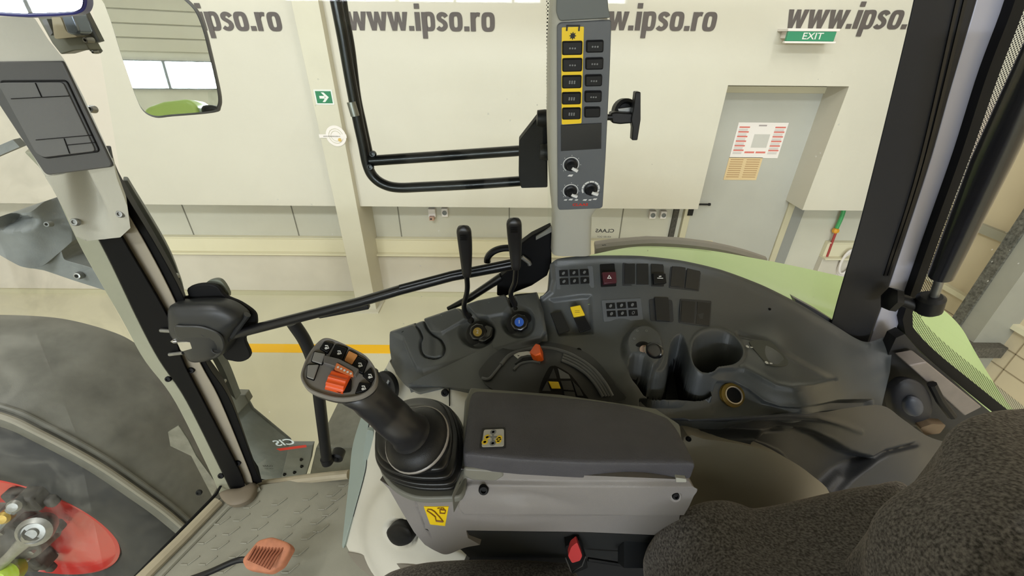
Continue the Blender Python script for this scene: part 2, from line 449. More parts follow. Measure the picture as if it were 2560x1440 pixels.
# notices on the door
def notice(name, quad, m, label):
    y = yd-0.004
    a, b, c, d = [P(x, yy, y=y) for x, yy in quad]
    x0 = (a.x+d.x)/2; x1 = (b.x+c.x)/2; z1 = (a.z+b.z)/2; z0 = (c.z+d.z)/2
    o = thing(name, label, 'notice', (x0, y, z0))
    MB().box((x0, y, z0), (x1, y+0.003, z1)).build('sheet', m, o, smooth=0)
    return o, x0, x1, z0, z1, y
o, x0, x1, z0, z1, y = notice('notice_sheet', [(1846, 306), (1971, 307), (1944, 398), (1825, 392)], MATS['paper'], 'white notice with red headings taped on the grey door')
w = x1-x0; h = z1-z0; mr = MB(); mk = MB()
for k in range(6):
    zz = z1-h*(0.12+0.13*k)
    mr.box((x0+w*0.04, y-0.001, zz-0.010), (x0+w*0.25, y, zz+0.004)); mr.box((x0+w*0.76, y-0.001, zz-0.010), (x0+w*0.97, y, zz+0.004))
    for j in range(3):
        mk.box((x0+w*0.04, y-0.001, zz-0.022-j*0.009), (x0+w*0.22, y, zz-0.019-j*0.009)); mk.box((x0+w*0.76, y-0.001, zz-0.022-j*0.009), (x0+w*0.95, y, zz-0.019-j*0.009))
for k in range(2): mr.box((x0+w*(0.28+0.23*k), y-0.001, z0+h*0.14), (x0+w*(0.48+0.23*k), y, z0+h*0.19))
mk.box((x0+w*0.42, y-0.001, z1-h*0.10), (x0+w*0.58, y, z1-h*0.06))
mr.build('red_headings', mat('red_print', (206, 110, 100), 0.7), o, smooth=0); mk.build('print_lines', mat('faint_print', (160, 150, 150), 0.7), o, smooth=0)
MB().box((x0+w*0.38, y-0.001, z0+h*0.30), (x0+w*0.70, y, z0+h*0.68)).build('figure_box', mat('grey_figure', (190, 186, 180), 0.7), o, smooth=0)
o, x0, x1, z0, z1, y = notice('notice_sheet', [(1823, 391), (1904, 396), (1893, 450), (1809, 450)], MATS['paper_tan'], 'tan printed sheet taped under the white notice on door')
w = x1-x0; h = z1-z0; mk = MB()
for k in range(9):
    zz = z1-h*(0.10+0.095*k)
    mk.box((x0+w*0.06, y-0.001, zz-0.004), (x0+w*0.44, y, zz+0.003)); mk.box((x0+w*0.54, y-0.001, zz-0.004), (x0+w*0.94, y, zz+0.003))
mk.build('print_lines', mat('tan_print', (160, 124, 84), 0.7), o, smooth=0)
# wall lettering: baseline and spacing measured on the cladding
yl = YB-0.004
def glyph_row(body):
    """bold condensed letters as flat shapes, x-height = 1; returns shapes and total width"""
    def ring(cx, rx, ry, ix, iy, cy=0.5, n=28):
        def se(a, rx, ry, e): c, s = math.cos(a), math.sin(a); return (cx+math.copysign(abs(c)**e, c)*rx, cy+math.copysign(abs(s)**e, s)*ry)
        A_ = [se(2*math.pi*k/n, rx, ry, 0.62) for k in range(n)]; B_ = [se(2*math.pi*k/n, ix, iy, 0.55) for k in range(n)]
        return (A_+B_, [[i, (i+1) % n, n+(i+1) % n, n+i][::-1] for i in range(n)])
    def poly(p): return (p, [list(range(len(p)))])
    def rib(path, w):
        q = [(v.x, v.y) for v in spline([(x_, y_, 0) for x_, y_ in path], 6)]; L_ = []; R_ = []
        for i in range(len(q)):
            a = q[max(i-1, 0)]; b = q[min(i+1, len(q)-1)]; d = math.hypot(b[0]-a[0], b[1]-a[1]); nx, ny = -(b[1]-a[1])/d*w/2, (b[0]-a[0])/d*w/2*0.86
            L_.append((q[i][0]+nx, q[i][1]+ny)); R_.append((q[i][0]-nx, q[i][1]-ny))
        n = len(q); return (L_+R_, [[i, i+1, n+i+1, n+i] for i in range(n-1)])
    def box(x0, z0, x1, z1): return poly([(x0, z0), (x1, z0), (x1, z1), (x0, z1)])
    G = {'w': (1.08, [poly([(0, 1), (0.19, 0), (0.44, 0), (0.54, 0.5), (0.54, 1), (0.43, 1), (0.335, 0.42), (0.27, 1)]), poly([(1.08, 1), (0.81, 1), (0.745, 0.42), (0.65, 1), (0.54, 1), (0.54, 0.5), (0.64, 0), (0.89, 0)])]),
         '.': (0.28, [box(0, 0, 0.28, 0.26)]), 'i': (0.28, [box(0, 0, 0.28, 1), box(0, 1.17, 0.28, 1.44)]),
         'p': (0.71, [box(0, -0.42, 0.27, 1), ring(0.385, 0.325, 0.52, 0.085, 0.30)]), 'o': (0.72, [ring(0.36, 0.36, 0.52, 0.10, 0.30)]),
         's': (0.60, [rib([(0.53, 0.76), (0.44, 0.87), (0.28, 0.90), (0.15, 0.80), (0.17, 0.64), (0.32, 0.53), (0.44, 0.42), (0.46, 0.24), (0.32, 0.10), (0.16, 0.11), (0.05, 0.20)], 0.25)]),
         'r': (0.50, [box(0, 0, 0.27, 1), rib([(0.12, 0.62), (0.22, 0.82), (0.36, 0.90), (0.50, 0.88)], 0.25)])}
    out = []; x = 0
    for ch in body:
        w, sh = G[ch]
        for v_, f_ in sh: out.append(([(a+x, b) for a, b in v_], f_))
        x += w+(0.02 if ch == 'w' else 0.075)
    return out, x-0.075
def lettering(px0, px1, py, label, body='www.ipso.ro'):
    a = P(px0, py, y=yl); b = P(px1, py, y=yl)
    w = glyph_row(body); mb = MB(); s = (b.x-a.x)/w[1]
    base = P((px0+px1)/2, py+29, y=yl).z; xh = P((px0+px1)/2, py-18, y=yl).z-base
    for k_, (v_, f_) in enumerate(w[0]): mb.add([(a.x+x_*s, yl-0.0008*(k_ % 5), base+z_*xh) for x_, z_ in v_], f_)
    t = mb.build('wall_lettering', MATS['lettering'], smooth=0)
    tag(t, label, 'lettering', 'dark web address lettering along the white wall')
lettering(322, 701, 47, 'dark wall lettering at far left, cut by the exterior mirror')
lettering(866, 1237, 48, 'complete dark wall lettering between the steel column and the control pillar')
lettering(1416, 1793, 47, 'dark wall lettering partly hidden behind the control pillar')
lettering(1968, 2340, 43, 'dark wall lettering directly above the green exit sign')
# steel column
YC = 4.16
c0 = P(727, 0, y=YC).x; c1 = P(795, 0, y=YC).x
o = thing('steel_column', 'pale painted steel column standing against the far wall', 'column', (c0, YC, 0))
mb = MB().box((c0, YC, 0.0), (c1, YC+0.014, ZC)); mb.box((c0, YW-0.02, 0), (c1, YW, ZC)); mb.box(((c0+c1)/2-0.006, YC+0.014, 0), ((c0+c1)/2+0.006, YW-0.02, ZC))
mb.box((c1-0.012, YC+0.014, 0), (c1, YW-0.02, ZC))
mb.build('shaft', MATS['column_paint'], o, bevel=0.002)
MB().box((c0-0.04, YC-0.06, 0), (c1+0.04, YW, 0.02)).build('base_plate', MATS['column_paint'], o)
# arrow sign on column
ya = YC-0.004
a = P(790, 224, y=ya); b = P(836, 262, y=ya); x0 = P(783, 224, y=ya).x; x1 = P(829, 224, y=ya).x
o = thing('direction_sign', 'small green sign with white arrow on the steel column', 'sign', (x0, ya, b.z))
MB().box((x0, ya, b.z), (x1, ya+0.004, a.z)).build('sign_board', MATS['print_white'], o)
g = 0.012; MB().box((x0+g, ya-0.001, b.z+g), (x1-g, ya, a.z-g)).build('green_field', MATS['sign_green'], o, smooth=0)
cx = (x0+x1)/2; cz = (a.z+b.z)/2; s = (a.z-b.z)*0.32
mb = MB().prism([(cx-s, ya-0.001, cz-s*0.28), (cx+s*0.2, ya-0.001, cz-s*0.28), (cx+s*0.2, ya-0.001, cz+s*0.28), (cx-s, ya-0.001, cz+s*0.28)], (0, -0.001, 0))
mb.prism([(cx-s*0.5, ya-0.001, cz+s), (cx+s*0.1, ya-0.001, cz+s), (cx+s*1.1, ya-0.001, cz), (cx+s*0.1, ya-0.001, cz-s), (cx-s*0.5, ya-0.001, cz-s), (cx+s*0.4, ya-0.001, cz)], (0, -0.001, 0))
mb.build('arrow', MATS['print_white'], o, smooth=0)
# round web sticker below it
c = P(840, 340, y=ya); l = P(798, 340, y=ya)
o = thing('round_sticker', 'round white sticker with a web address below the arrow sign', 'sticker', (c.x, ya, c.z))
mb = MB().lathe(c, (0, -1, 0), [(0.0001, 0), (0.095, 0), (0.095, 0.001), (0.0001, 0.001)], 40)
mb.box((l.x, ya-0.0025, l.z-0.016), (c.x+0.10, ya-0.0015, l.z+0.016)); mb.build('backing', MATS['paper'], o, smooth=0)
for r_ in (0.066, 0.046):
    MB().tube([c+Vector((math.cos(t)*r_, -0.0015, math.sin(t)*r_)) for t in np.linspace(0.25, 5.9, 40)], 0.0028, 6).build('printed_ring', MATS['column_paint'], o)
text('web_address', 'www.utilajedeocazie.ro', MATS['print_black'], ((l.x+c.x+0.08)/2, ya-0.004, l.z), (1, 0, 0), (0, 0, 1), 0.017, o)
MB().lathe(c+Vector((0.03, -0.003, -0.035)), (0, -1, 0), [(0.018, 0), (0.018, 0.001), (0.0001, 0.001)], 6).build('amber_mark', mat('amber', (206, 172, 96), 0.5), o, smooth=0)
# exit sign: luminaire sticking out of the cladding
ye = YB-0.16
a = P(1972, 78, y=ye); b = P(2084, 104, y=ye)
o = thing('exit_sign', 'green illuminated exit sign fixed above the grey door', 'sign', (a.x, ye, b.z))
MB().box((a.x, ye, b.z), (b.x, ye+0.03, a.z)).build('panel', mat('exit_green', (44, 130, 96), 0.35, emit=0.05), o, bevel=0.004)
mb = MB().box((a.x-0.01, ye-0.004, a.z), (b.x+0.02, YB, a.z+0.02)); mb.box((a.x-0.01, ye-0.004, b.z-0.015), (b.x+0.02, ye+0.03, b.z))
mb.box((a.x+0.03, ye+0.03, b.z+0.02), (b.x-0.03, YB, a.z)); mb.build('housing', MATS['paper'], o, bevel=0.003)
text('exit_word', 'EXIT', MATS['print_white'], ((a.x+b.x)/2+0.01, ye-0.001, (a.z+b.z)/2), (1, 0, 0), (0, 0, 1), (a.z-b.z)*0.95, o, bold=0.01, sx=1.25)
# sockets
def socket(px, py, w, h, label, kind):
    c = P(px, py, y=YW-0.07); s = pxr(1, py, YW-0.07)
    o = thing('wall_socket', label, 'socket', (c.x, YW-0.07, c.z-h*s/2), 'wall sockets under the cladding')
    MB().box((c.x-w*s/2, YW-0.06, c.z-h*s/2), (c.x+w*s/2, YW, c.z+h*s/2)).build('socket_body', MATS['paper'], o, bevel=0.006)
    if kind == 0:
        MB().lathe((c.x, YW-0.06, c.z), (0, -1, 0), [(w*s*0.36, 0), (w*s*0.36, 0.008), (w*s*0.28, 0.008), (w*s*0.26, 0.002), (0.0001, 0.002)], 20).build('outlet', MATS['print_grey'], o)
    else:
        MB().box((c.x-w*s*0.34, YW-0.10, c.z-h*s*0.75), (c.x+w*s*0.34, YW-0.02, c.z-h*s*0.3)).build('outlet', mat('cee', (190, 150, 130), 0.5), o, bevel=0.004)
        MB().box((c.x-w*s*0.2, YW-0.104, c.z-h*s*0.62), (c.x+w*s*0.05, YW-0.10, c.z-h*s*0.45)).build('flap', MATS['print_black'], o)
socket(1079, 534, 18, 22, 'white socket box with lower outlet, left of the column pair', 1)
socket(1111, 533, 16, 22, 'white round outlet socket beside the taller socket box', 0)
socket(1633, 539, 16, 20, 'left one of two white sockets next to the door', 0)
socket(1660, 539, 15, 20, 'right one of two white sockets next to the door', 0)
# hose by the door
yh = YW-0.06
o = thing('air_hose', 'green and red hose hanging from a brass valve right of the door', 'hose', P(2080, 660, y=yh))
MB().tube(spline([P(2112, 515, y=yh), P(2105, 540, y=yh), P(2092, 570, y=yh)], 6), 0.022, 10).build('green_hose', mat('hose_green', (70, 160, 96), 0.4), o)
MB().tube(spline([P(2090, 580, y=yh), P(2075, 620, y=yh), P(2060, 665, y=yh), P(2050, 720, y=yh)], 6), 0.014, 10).build('red_hose', mat('hose_red', (160, 60, 56), 0.5), o)
MB().lathe(P(2091, 577, y=yh), (0.3, -1, 0.2), [(0.03, -0.03), (0.035, 0), (0.022, 0.02), (0.0001, 0.02)], 12).build('valve', mat('valve', (226, 160, 50), 0.4), o)
# coil of cable behind the rear pillar
mb = MB()
for k in range(3):
    c = P(2118, 655+k*6, y=YW-0.12); mb.tube([c+Vector((math.cos(t)*0.07, k*0.02, math.sin(t)*0.16)) for t in np.linspace(0, 6.283, 24)], 0.014, 8, False)
tag(mb.build('cable_coil', MATS['paper']), 'pale coil of cable hanging low on the wall behind the rear pillar', 'cable')
# yellow line on floor
yn = P(1000, 884, z=0).y; yfr = P(1000, 863, z=0).y
tag(MB().box((-6, yn, 0.0), (2.5, yfr, 0.003)).build('floor_marking', MATS['line_yellow'], smooth=0), 'yellow painted line along the cream floor', 'floor marking')
# right-hand wall: blockwork with a column, cladding and small red sign
mb = MB()
for k, zz in enumerate((0.18, 0.36, 0.54)):
    mb.box((XR-0.004, YBACK, zz-0.004), (XR, YW, zz+0.004))
for k in range(14): mb.box((XR-0.004, 4.2-k*0.6, 0), (XR, 4.208-k*0.6, 0.7))
tag(mb.build('trim_4', mat('joint', (150, 134, 108), 0.8), smooth=0), kind='structure')
zz = P(1280, 640, y=YP).z
tag(MB().box((XR-0.06, YBACK, zz), (XR, YW, zz+0.05)).build('trim_5', MATS['ledge']), kind='structure')
zz = zb
tag(MB().box((XR-0.05, YBACK, zz-0.06), (XR, YW, zz+0.02)).build('trim_6', mat('rail_grey', (160, 156, 140), 0.6)), kind='structure')
def wy(px, py): return P(px, py, x=XR-0.12)
q0 = wy(2455, 760).y; q1 = wy(2490, 760).y; q2 = wy(2545, 760).y
o = thing('dirty_column', 'grey column with a blackened flange against the right wall', 'column', (XR, q1, 0))
MB().box((XR-0.30, q2-0.02, 0), (XR, q1, ZC)).build('web', mat('col_grey', (150, 148, 138), 0.6, var=0.1, vscale=4), o)
MB().box((XR-0.32, q1, 0), (XR, q0, ZC)).build('flange', mat('grime', (108, 106, 98), 0.8, var=0.85, vscale=45), o)
MB().box((XR-0.36, q2-0.10, 0.28), (XR-0.05, q0, 0.40)).build('foot_plate', MATS['dirty'], o)
c = P(2462, 382, x=XR-0.01)
o = thing('red_sign', 'small red sign with white print high on the right wall', 'sign', c)
MB().box((XR-0.01, c.y-0.24, c.z-0.02), (XR, c.y, c.z+0.13)).build('lower_board', mat('sign_red', (190, 60, 50), 0.5), o)
MB().box((XR-0.01, c.y-0.24, c.z+0.14), (XR, c.y, c.z+0.45)).build('upper_board', MATS['sign_red'], o)
text('initial', 'S', MATS['print_white'], (XR-0.012, c.y-0.06, c.z+0.055), (0, -1, 0), (0, 0, 1), 0.12, o)
# window band and roller door on the wall behind the camera, seen in the mirrors
WG = mat('daylight', (235, 242, 255), 0.5, emit=5.0)
for k in range(6):
    x0 = -8.2+k*2.05
    o = tag(MB().box((x0, YBACK, 3.9), (x0+1.95, YBACK+0.02, 4.7)).build('window_%d' % (k+5), WG, smooth=0), kind='structure')
    mb = MB().box((x0-0.05, YBACK, 3.86), (x0, YBACK+0.08, 4.74)); mb.box((x0+1.95, YBACK, 3.86), (x0+2.0, YBACK+0.08, 4.74)); mb.box((x0, YBACK, 3.86), (x0+1.95, YBACK+0.08, 3.9)); mb.box((x0, YBACK, 4.7), (x0+1.95, YBACK+0.08, 4.74))
    mb.build('window_frame', MATS['print_grey'], o)
mb = MB()
for k in range(5): mb.box((-8.5, YBACK, 5.0+k*0.4), (4.4, YBACK+0.05, 5.36+k*0.4))
tag(mb.build('trim_7', MATS['cladding'], bevel=0.01), kind='structure')
# a parked green machine behind the camera, seen only in the exterior mirror
GREEN = mat('tractor_green', (178, 206, 116), 0.35, coat=0.3)
mx, my = -3.45, -7.2
o = thing('parked_tractor', 'green machine parked across the hall, seen in the exterior mirror', 'tractor', (mx, my, 0))
prof = [(-0.75, 1.2), (-0.75, 2.7), (-0.6, 2.95), (-0.3, 3.05), (0.1, 3.10), (0.22, 3.0), (0.25, 1.2)]
MB().prism([(mx+a, my, b) for a, b in prof], (0, -1.0, 0)).build('hood', GREEN, o, bevel=0.12, seg=4)
MB().prism([(mx+a, my+0.05, b) for a, b in ((0.25, 1.2), (0.27, 2.98), (0.5, 3.0), (0.68, 2.85), (0.7, 1.2))], (0, -1.1, 0)).build('cab_body', MATS['black_plastic'], o, bevel=0.08, seg=3)
for a in (-0.5, 0.4): MB().lathe((mx+a, my+0.2, 0.7), (0, -1, 0), [(0.3, 0), (0.7, 0), (0.72, 0.15), (0.72, 0.4), (0.7, 0.5), (0.0001, 0.5)], 32).build('wheel', MATS['rubber'], o)
# ================================================================ outside the cab
# ---- front mudguard, tyre and rim
mat('mudguard', (104, 104, 98), 0.48, var=0.5, vscale=6, bump=0.3, bscale=400, detail=8)
mat('tyre', (46, 46, 44), 0.75, var=0.35, vscale=20)
mat('rim_red', (172, 32, 26), 0.3, coat=0.3)
mat('fender_green', (166, 188, 130), 0.35, coat=0.3)
NY, FY = 1.09, 1.62
prof = [(-2.75, 1.60), (-2.5, 1.685), (-2.36, 1.70), (-2.1, 1.68), (-1.89, 1.6), (-1.795, 1.508), (-1.66, 1.32), (-1.56, 1.10), (-1.51, 0.97), (-1.46, 0.78)]
pr = spline([(a, 0, b) for a, b in prof], 6)
verts = []; faces = []
def rowoff(y):   # crown of the mudguard across its width
    t = (y-NY)/(FY-NY); return -0.035*(2*t-1)**4
ys = [NY, NY+0.004]+list(np.linspace(NY+0.02, FY-0.01, 14))+[FY]
cxm, czm = -2.3, 0.85
for y in ys:
    for p in pr:
        v = Vector((p.x-cxm, 0, p.z-czm)); L = v.length; v.normalize()
        off = rowoff(y)
        if y == NY: off -= 0.045
        if y == FY: off -= 0.05
        verts.append(Vector((cxm, y, czm))+v*(L+off))
n_ = len(pr)
faces = [[i*n_+j, i*n_+j+1, (i+1)*n_+j+1, (i+1)*n_+j] for i in range(len(ys)-1) for j in range(n_-1)]
mg = thing('front_mudguard', 'large dusty black mudguard over the front wheel outside the windscreen', 'mudguard', (-1.9, 1.35, 1.0))
link('shell', verts, faces, MATS['mudguard'], mg, smooth=50, solid=0.008)
rim_path = [Vector((p.x, NY-0.004, p.z)) for p in pr]
MB().tube([Vector((cxm, NY-0.002, czm))+Vector((p.x-cxm, 0, p.z-czm))*0.985 for p in pr], 0.012, 8).build('rolled_edge', mat('edge_grey', (122, 118, 106), 0.5), mg)
MB().tube([Vector((cxm, NY+0.03, czm))+Vector((p.x-cxm, 0, p.z-czm))*0.985 for p in pr], 0.01, 8).build('inner_lip', MATS['mudguard'], mg)
WC = Vector((-2.3, 1.12, 0.78))
wh = thing('front_wheel', 'front tractor wheel with a red rim under the dusty mudguard', 'wheel', (WC.x, 1.35, 0.0))
tp = [(0.40, 0.03), (0.43, -0.02), (0.50, -0.045), (0.60, -0.045), (0.68, -0.01), (0.715, 0.05), (0.73, 0.25), (0.715, 0.46), (0.66, 0.50), (0.42, 0.48), (0.40, 0.44)]
MB().lathe(WC, (0, 1, 0), tp, 64).build('tyre', MATS['tyre'], wh, smooth=50)
mb = MB()
for k in range(22):
    a = 2*math.pi*k/22; ca, sa = math.cos(a), math.sin(a); er = Vector((ca, 0, sa)); et = Vector((-sa, 0, ca))
    p = WC+er*0.735+Vector((0, 0.02, 0))
    mb.prism([p-et*0.03-er*0.17+Vector((0, -0.05, 0)), p+et*0.03-er*0.17+Vector((0, -0.05, 0)), p+et*0.05+Vector((0, 0.22, 0)), p-et*0.01+Vector((0, 0.22, 0))], er*0.035)
tag(mb.build('tread_lugs', MATS['tyre'], wh, bevel=0.006), kind='stuff')
MB().lathe(WC, (0, 1, 0), [(0.405, 0.02), (0.41, -0.005), (0.395, -0.01), (0.385, 0.02), (0.37, 0.05), (0.35, 0.06), (0.335, 0.10), (0.33, 0.20), (0.18, 0.22), (0.10, 0.20), (0.0001, 0.20)], 64).build('rim', MATS['rim_red'], wh, smooth=40)
for k in range(4):
    mb = MB()
    a = -0.9+k*math.pi/2; er = Vector((math.cos(a), 0, math.sin(a))); et = Vector((-er.z, 0, er.x))
    c = WC+er*0.29+Vector((0, 0.06, 0))
    mb.prism([c-et*0.09+er*0.06, c+et*0.09+er*0.06, c+et*0.06-er*0.13+Vector((0, -0.03, 0)), c-et*0.06-er*0.13+Vector((0, -0.03, 0))], (0, 0.05, 0))
    mb.build('rim_lug', MATS['rim_red'], wh, bevel=0.012)
MB().lathe(WC+Vector((-0.02, -0.10, 0.02)), (0, 1, 0), [(0.0001, -0.02), (0.07, -0.02), (0.11, 0.0), (0.15, 0.03), (0.16, 0.12), (0.19, 0.14), (0.20, 0.28), (0.0001, 0.30)], 24).build('hub', mat('hub_iron', (84, 80, 72), 0.6, var=0.5, vscale=25), wh, bevel=0.005)
for k in range(9):
    a = 2*math.pi*k/9+0.3; c = WC+Vector((-0.02+math.cos(a)*0.125, -0.085, 0.02+math.sin(a)*0.125))
    MB().lathe(c, (0, -1, 0), [(0.016, -0.02), (0.016, 0.006), (0.008, 0.01), (0.0001, 0.01)], 6).build('hub_bolt', MATS['steel'], wh)
# steering rod with ball joint in front of the hub
st = thing('steering_rod', 'grey steering rod and ball joint in front of the red rim', 'steering rod', P(80, 1380, y=0.98))
a = P(85, 1330, y=0.98)
MB().lathe(a, (0.35, -0.9, 0.45), [(0.05, -0.06), (0.062, -0.02), (0.062, 0), (0.045, 0.012), (0.04, 0.006), (0.022, 0.008), (0.02, 0.018), (0.0001, 0.018)], 24).build('ball_joint', MATS['steel'], st)
MB().tube([a, P(30, 1385, y=0.97), P(-60, 1470, y=0.96)], [0.035, 0.022, 0.022], 12).build('rod', MATS['steel'], st)
b = P(48, 1255, y=1.02)
MB().tube([b, P(0, 1310, y=1.0), P(-60, 1370, y=0.98)], 0.022, 10).build('upper_arm', MATS['dusty_grey'], st)
for q, m_ in ((P(40, 1262, y=1.0), 'steel'), (P(12, 1292, y=0.99), 'brass')):
    MB().lathe(q, (0.35, -0.9, 0.45), [(0.026, -0.02), (0.026, 0.01), (0.018, 0.02), (0.0001, 0.022)], 12).build('bolt_head', MATS[m_], st)
MB().lathe(P(5, 1440, y=0.95), (0.3, -0.8, 0.5), [(0.06, -0.05), (0.06, 0.0), (0.03, 0.03), (0.0001, 0.035)], 20).build('green_cap', mat('cap_green', (150, 176, 40), 0.4), st)
random.seed(3)
for k in range(14):
    q = P(random.uniform(-10, 150), random.uniform(1235, 1420), y=random.uniform(1.05, 1.12)); s = random.uniform(0.015, 0.04)
    MB().box(q-Vector((s, s, s)), q+Vector((s, s, s*1.4))).build('axle_casting', mat('casting', (62, 58, 52), 0.7, var=0.5, vscale=40), wh, bevel=0.012)
# ---- rear fender, seen through both rear panes
fs = tps([(1490, 632, 1.42), (1600, 615, 1.5), (1750, 622, 1.52), (1900, 648, 1.52), (2100, 692, 1.50), (2290, 742, 1.48), (2345, 775, 1.45), (2400, 825, 1.40), (2430, 880, 1.35),
          (1490, 720, 1.0), (1700, 740, 1.0), (1900, 790, 1.0), (2100, 860, 1.0), (2250, 950, 1.0), (2400, 1060, 1.0), (2560, 1180, 1.0), (2480, 980, 1.15), (2540, 1040, 1.1)])
rf = thing('rear_fender', 'pale green rear wheel fender curving behind the console and rear pillar', 'fender', P(1900, 900, y=1.3))
top = [(1470, 640), (1500, 632), (1600, 616), (1750, 623), (1900, 648), (2000, 668), (2100, 690), (2200, 712), (2290, 735), (2350, 768), (2400, 815), (2430, 868), (2438, 905)]
bot = [(1470, 760), (1600, 770), (1800, 800), (1950, 830), (2100, 880), (2200, 930), (2300, 1000), (2400, 1080), (2500, 1160), (2600, 1240)]
mid = [(1470, 700), (1550, 690), (1750, 700), (1900, 728), (2050, 775), (2200, 830), (2300, 880), (2370, 930), (2440, 980), (2530, 1040), (2570, 1080)]
relief('fender_shell', [top, mid, bot], fs, 90, [14, 14], [(lambda x, y: 0.012*np.exp(-(sdl(x, y, mid)/14)**2), None)], MATS['fender_green'], rf, back=(0, 0.03, -0.05))
edge = [(1488, 606), (1530, 600), (1620, 593), (1700, 596), (1780, 606), (1850, 622), (1905, 640)]
mb = MB().tube([P(x, y+14, y=1.56) for x, y in sm_px(edge, 4)[:-24] + []] if False else spline([P(x, y+16, y=1.58) for x, y in edge], 6), 0.028, 10)
mb.build('fender_edge', mat('edge_dark', (128, 122, 114), 0.6), rf)
mb = MB()
for i in range(len(edge)-1):
    a, b = edge[i], edge[i+1]
    mb.prism([P(a[0], a[1]+2, y=1.58), P(b[0], b[1]+2, y=1.58), P(b[0], b[1]+45, y=1.54), P(a[0], a[1]+45, y=1.54)], (0, 0.02, 0))
mb.build('fender_flare', MATS['edge_dark'], rf)
# ---- step box and platform outside the lower side glass
sb = thing('step_box', 'dark grey sheet metal step box outside the lower side glass', 'step box', P(700, 1150, y=1.15))
pl = [(560, 985), (612, 988), (632, 1024), (724, 1100), (742, 1135), (735, 1250), (560, 1250)]
slab('side_plate', pl, 1.12, 0.012, MATS['dusty_grey'], sb, bevel=0.004)
slab('gusset_plate', [(722, 1113), (782, 1113), (776, 1150), (745, 1250), (690, 1250)], 1.10, 0.02, mat('plate_grey', (128, 130, 128), 0.5, var=0.2, vscale=12), sb, bevel=0.002)
slab('deck_plate', [(790, 1120), (905, 1120), (905, 1250), (760, 1250)], 1.11, 0.3, mat('deck_grey', (120, 118, 108), 0.6, var=0.3, vscale=20), sb, bevel=0.003)
slab('top_lip', [(560, 986), (612, 988), (622, 1006), (600, 1030), (580, 1050), (560, 1070)], 1.09, 0.03, MATS['trim_grey'], sb, bevel=0.003)
for q in ((737, 1180), (755, 1165), (754, 1148), (712, 1185)):
    screw(q[0], q[1], 1.10, 4, sb, 'plate_bolt', MATS['black_plastic'], (0, -1, 0.2), 0.006)
# headlamp bracket and dark light housing left of the windscreen pillar
lb = thing('lamp_bracket', 'dusty grey plastic lamp bracket outside the windscreen on the left', 'bracket', P(80, 620, y=1.1))
ls = tps([(0, 550, 1.0), (80, 530, 1.02), (140, 500, 1.08), (0, 620, 1.0), (60, 665, 1.0), (120, 620, 1.03), (160, 560, 1.06), (200, 690, 1.05), (250, 720, 1.05), (160, 640, 1.04)])
br = [[(-10, 545), (30, 533), (75, 530), (110, 505), (140, 497), (165, 510)], [(-10, 590), (50, 585), (100, 580), (140, 560), (180, 560)], [(-10, 632), (30, 655), (60, 668), (100, 668), (150, 630), (182, 602)]]
relief('bracket_body', br, ls, 40, [8, 8], [(lambda x, y: -0.05*sstep(4, -10, sdp(x, y, [(0, 540), (25, 535), (72, 545), (95, 550), (80, 568), (40, 574), (0, 574)])), None)], MATS['dusty_grey'], lb, back=(0, 0.10, 0))
slab('bracket_arm', round_px([(60, 668), (100, 640), (150, 618), (160, 650), (225, 668), (262, 690), (268, 728), (180, 700), (110, 676)], 8), 1.04, 0.06, MATS['dusty_grey'], lb, bevel=0.006)
screw(200, 688, 1.035, 9, lb, 'bracket_bolt', MATS['steel'], (0.2, -1, 0.3), 0.012)
screw(124, 560, 1.03, 7, lb, 'bracket_bolt', MATS['dusty_grey'], (0.2, -1, 0.3), 0.01)
# dark horizontal bar far left
tag(MB().tube([P(-20, 386, y=1.3), P(50, 356, y=1.3)], 0.016, 4).build('hand_bar', MATS['dusty_grey']), 'short grey bar outside the windscreen left of the display cover', 'bar')
# lamp mounting at the top of the front pillar
lm = thing('lamp_mounting', 'worn metal lamp mounting with bolts outside, under the interior mirror', 'mounting', P(180, 100, y=0.98))
slab('back_plate', [(178, 30), (208, 22), (250, 103), (232, 108), (246, 128), (240, 134), (224, 128), (190, 60)], 0.97, 0.012, MATS['dusty_grey'], lm, bevel=0.001)
slab('base_casting', round_px([(92, 40), (176, 38), (224, 125), (186, 126), (152, 136), (130, 108)], 4), 0.95, 0.03, mat('cast_plate', (120, 122, 110), 0.45, metal=0.2, var=0.2, vscale=30), lm, bevel=0.004)
slab('bulb_housing', round_px([(150, 35), (180, 33), (200, 82), (184, 88), (168, 84)], 7), 0.92, 0.03, mat('dull_chrome', (120, 130, 142), 0.25, metal=0.7), lm, bevel=0.007)
slab('fillet', round_px([(128, 40), (150, 40), (166, 80), (196, 92), (136, 98)], 8), 0.935, 0.02, mat('tin', (168, 160, 138), 0.35, metal=0.5), lm, bevel=0.006)
slab('slot_plate', round_px([(104, 50), (116, 46), (132, 82), (126, 90)], 3), 0.94, 0.01, MATS['print_grey'], lm, bevel=0.001)
screw(226, 100, 0.955, 7, lm, 'bolt', MATS['steel'], (0, -1, 0), 0.012)
screw(240, 130, 0.96, 4, lm, 'bolt', MATS['steel'], (0, -1, 0), 0.008)
screw(200, 42, 0.955, 4, lm, 'bolt', MATS['steel'], (0, -1, 0), 0.008)
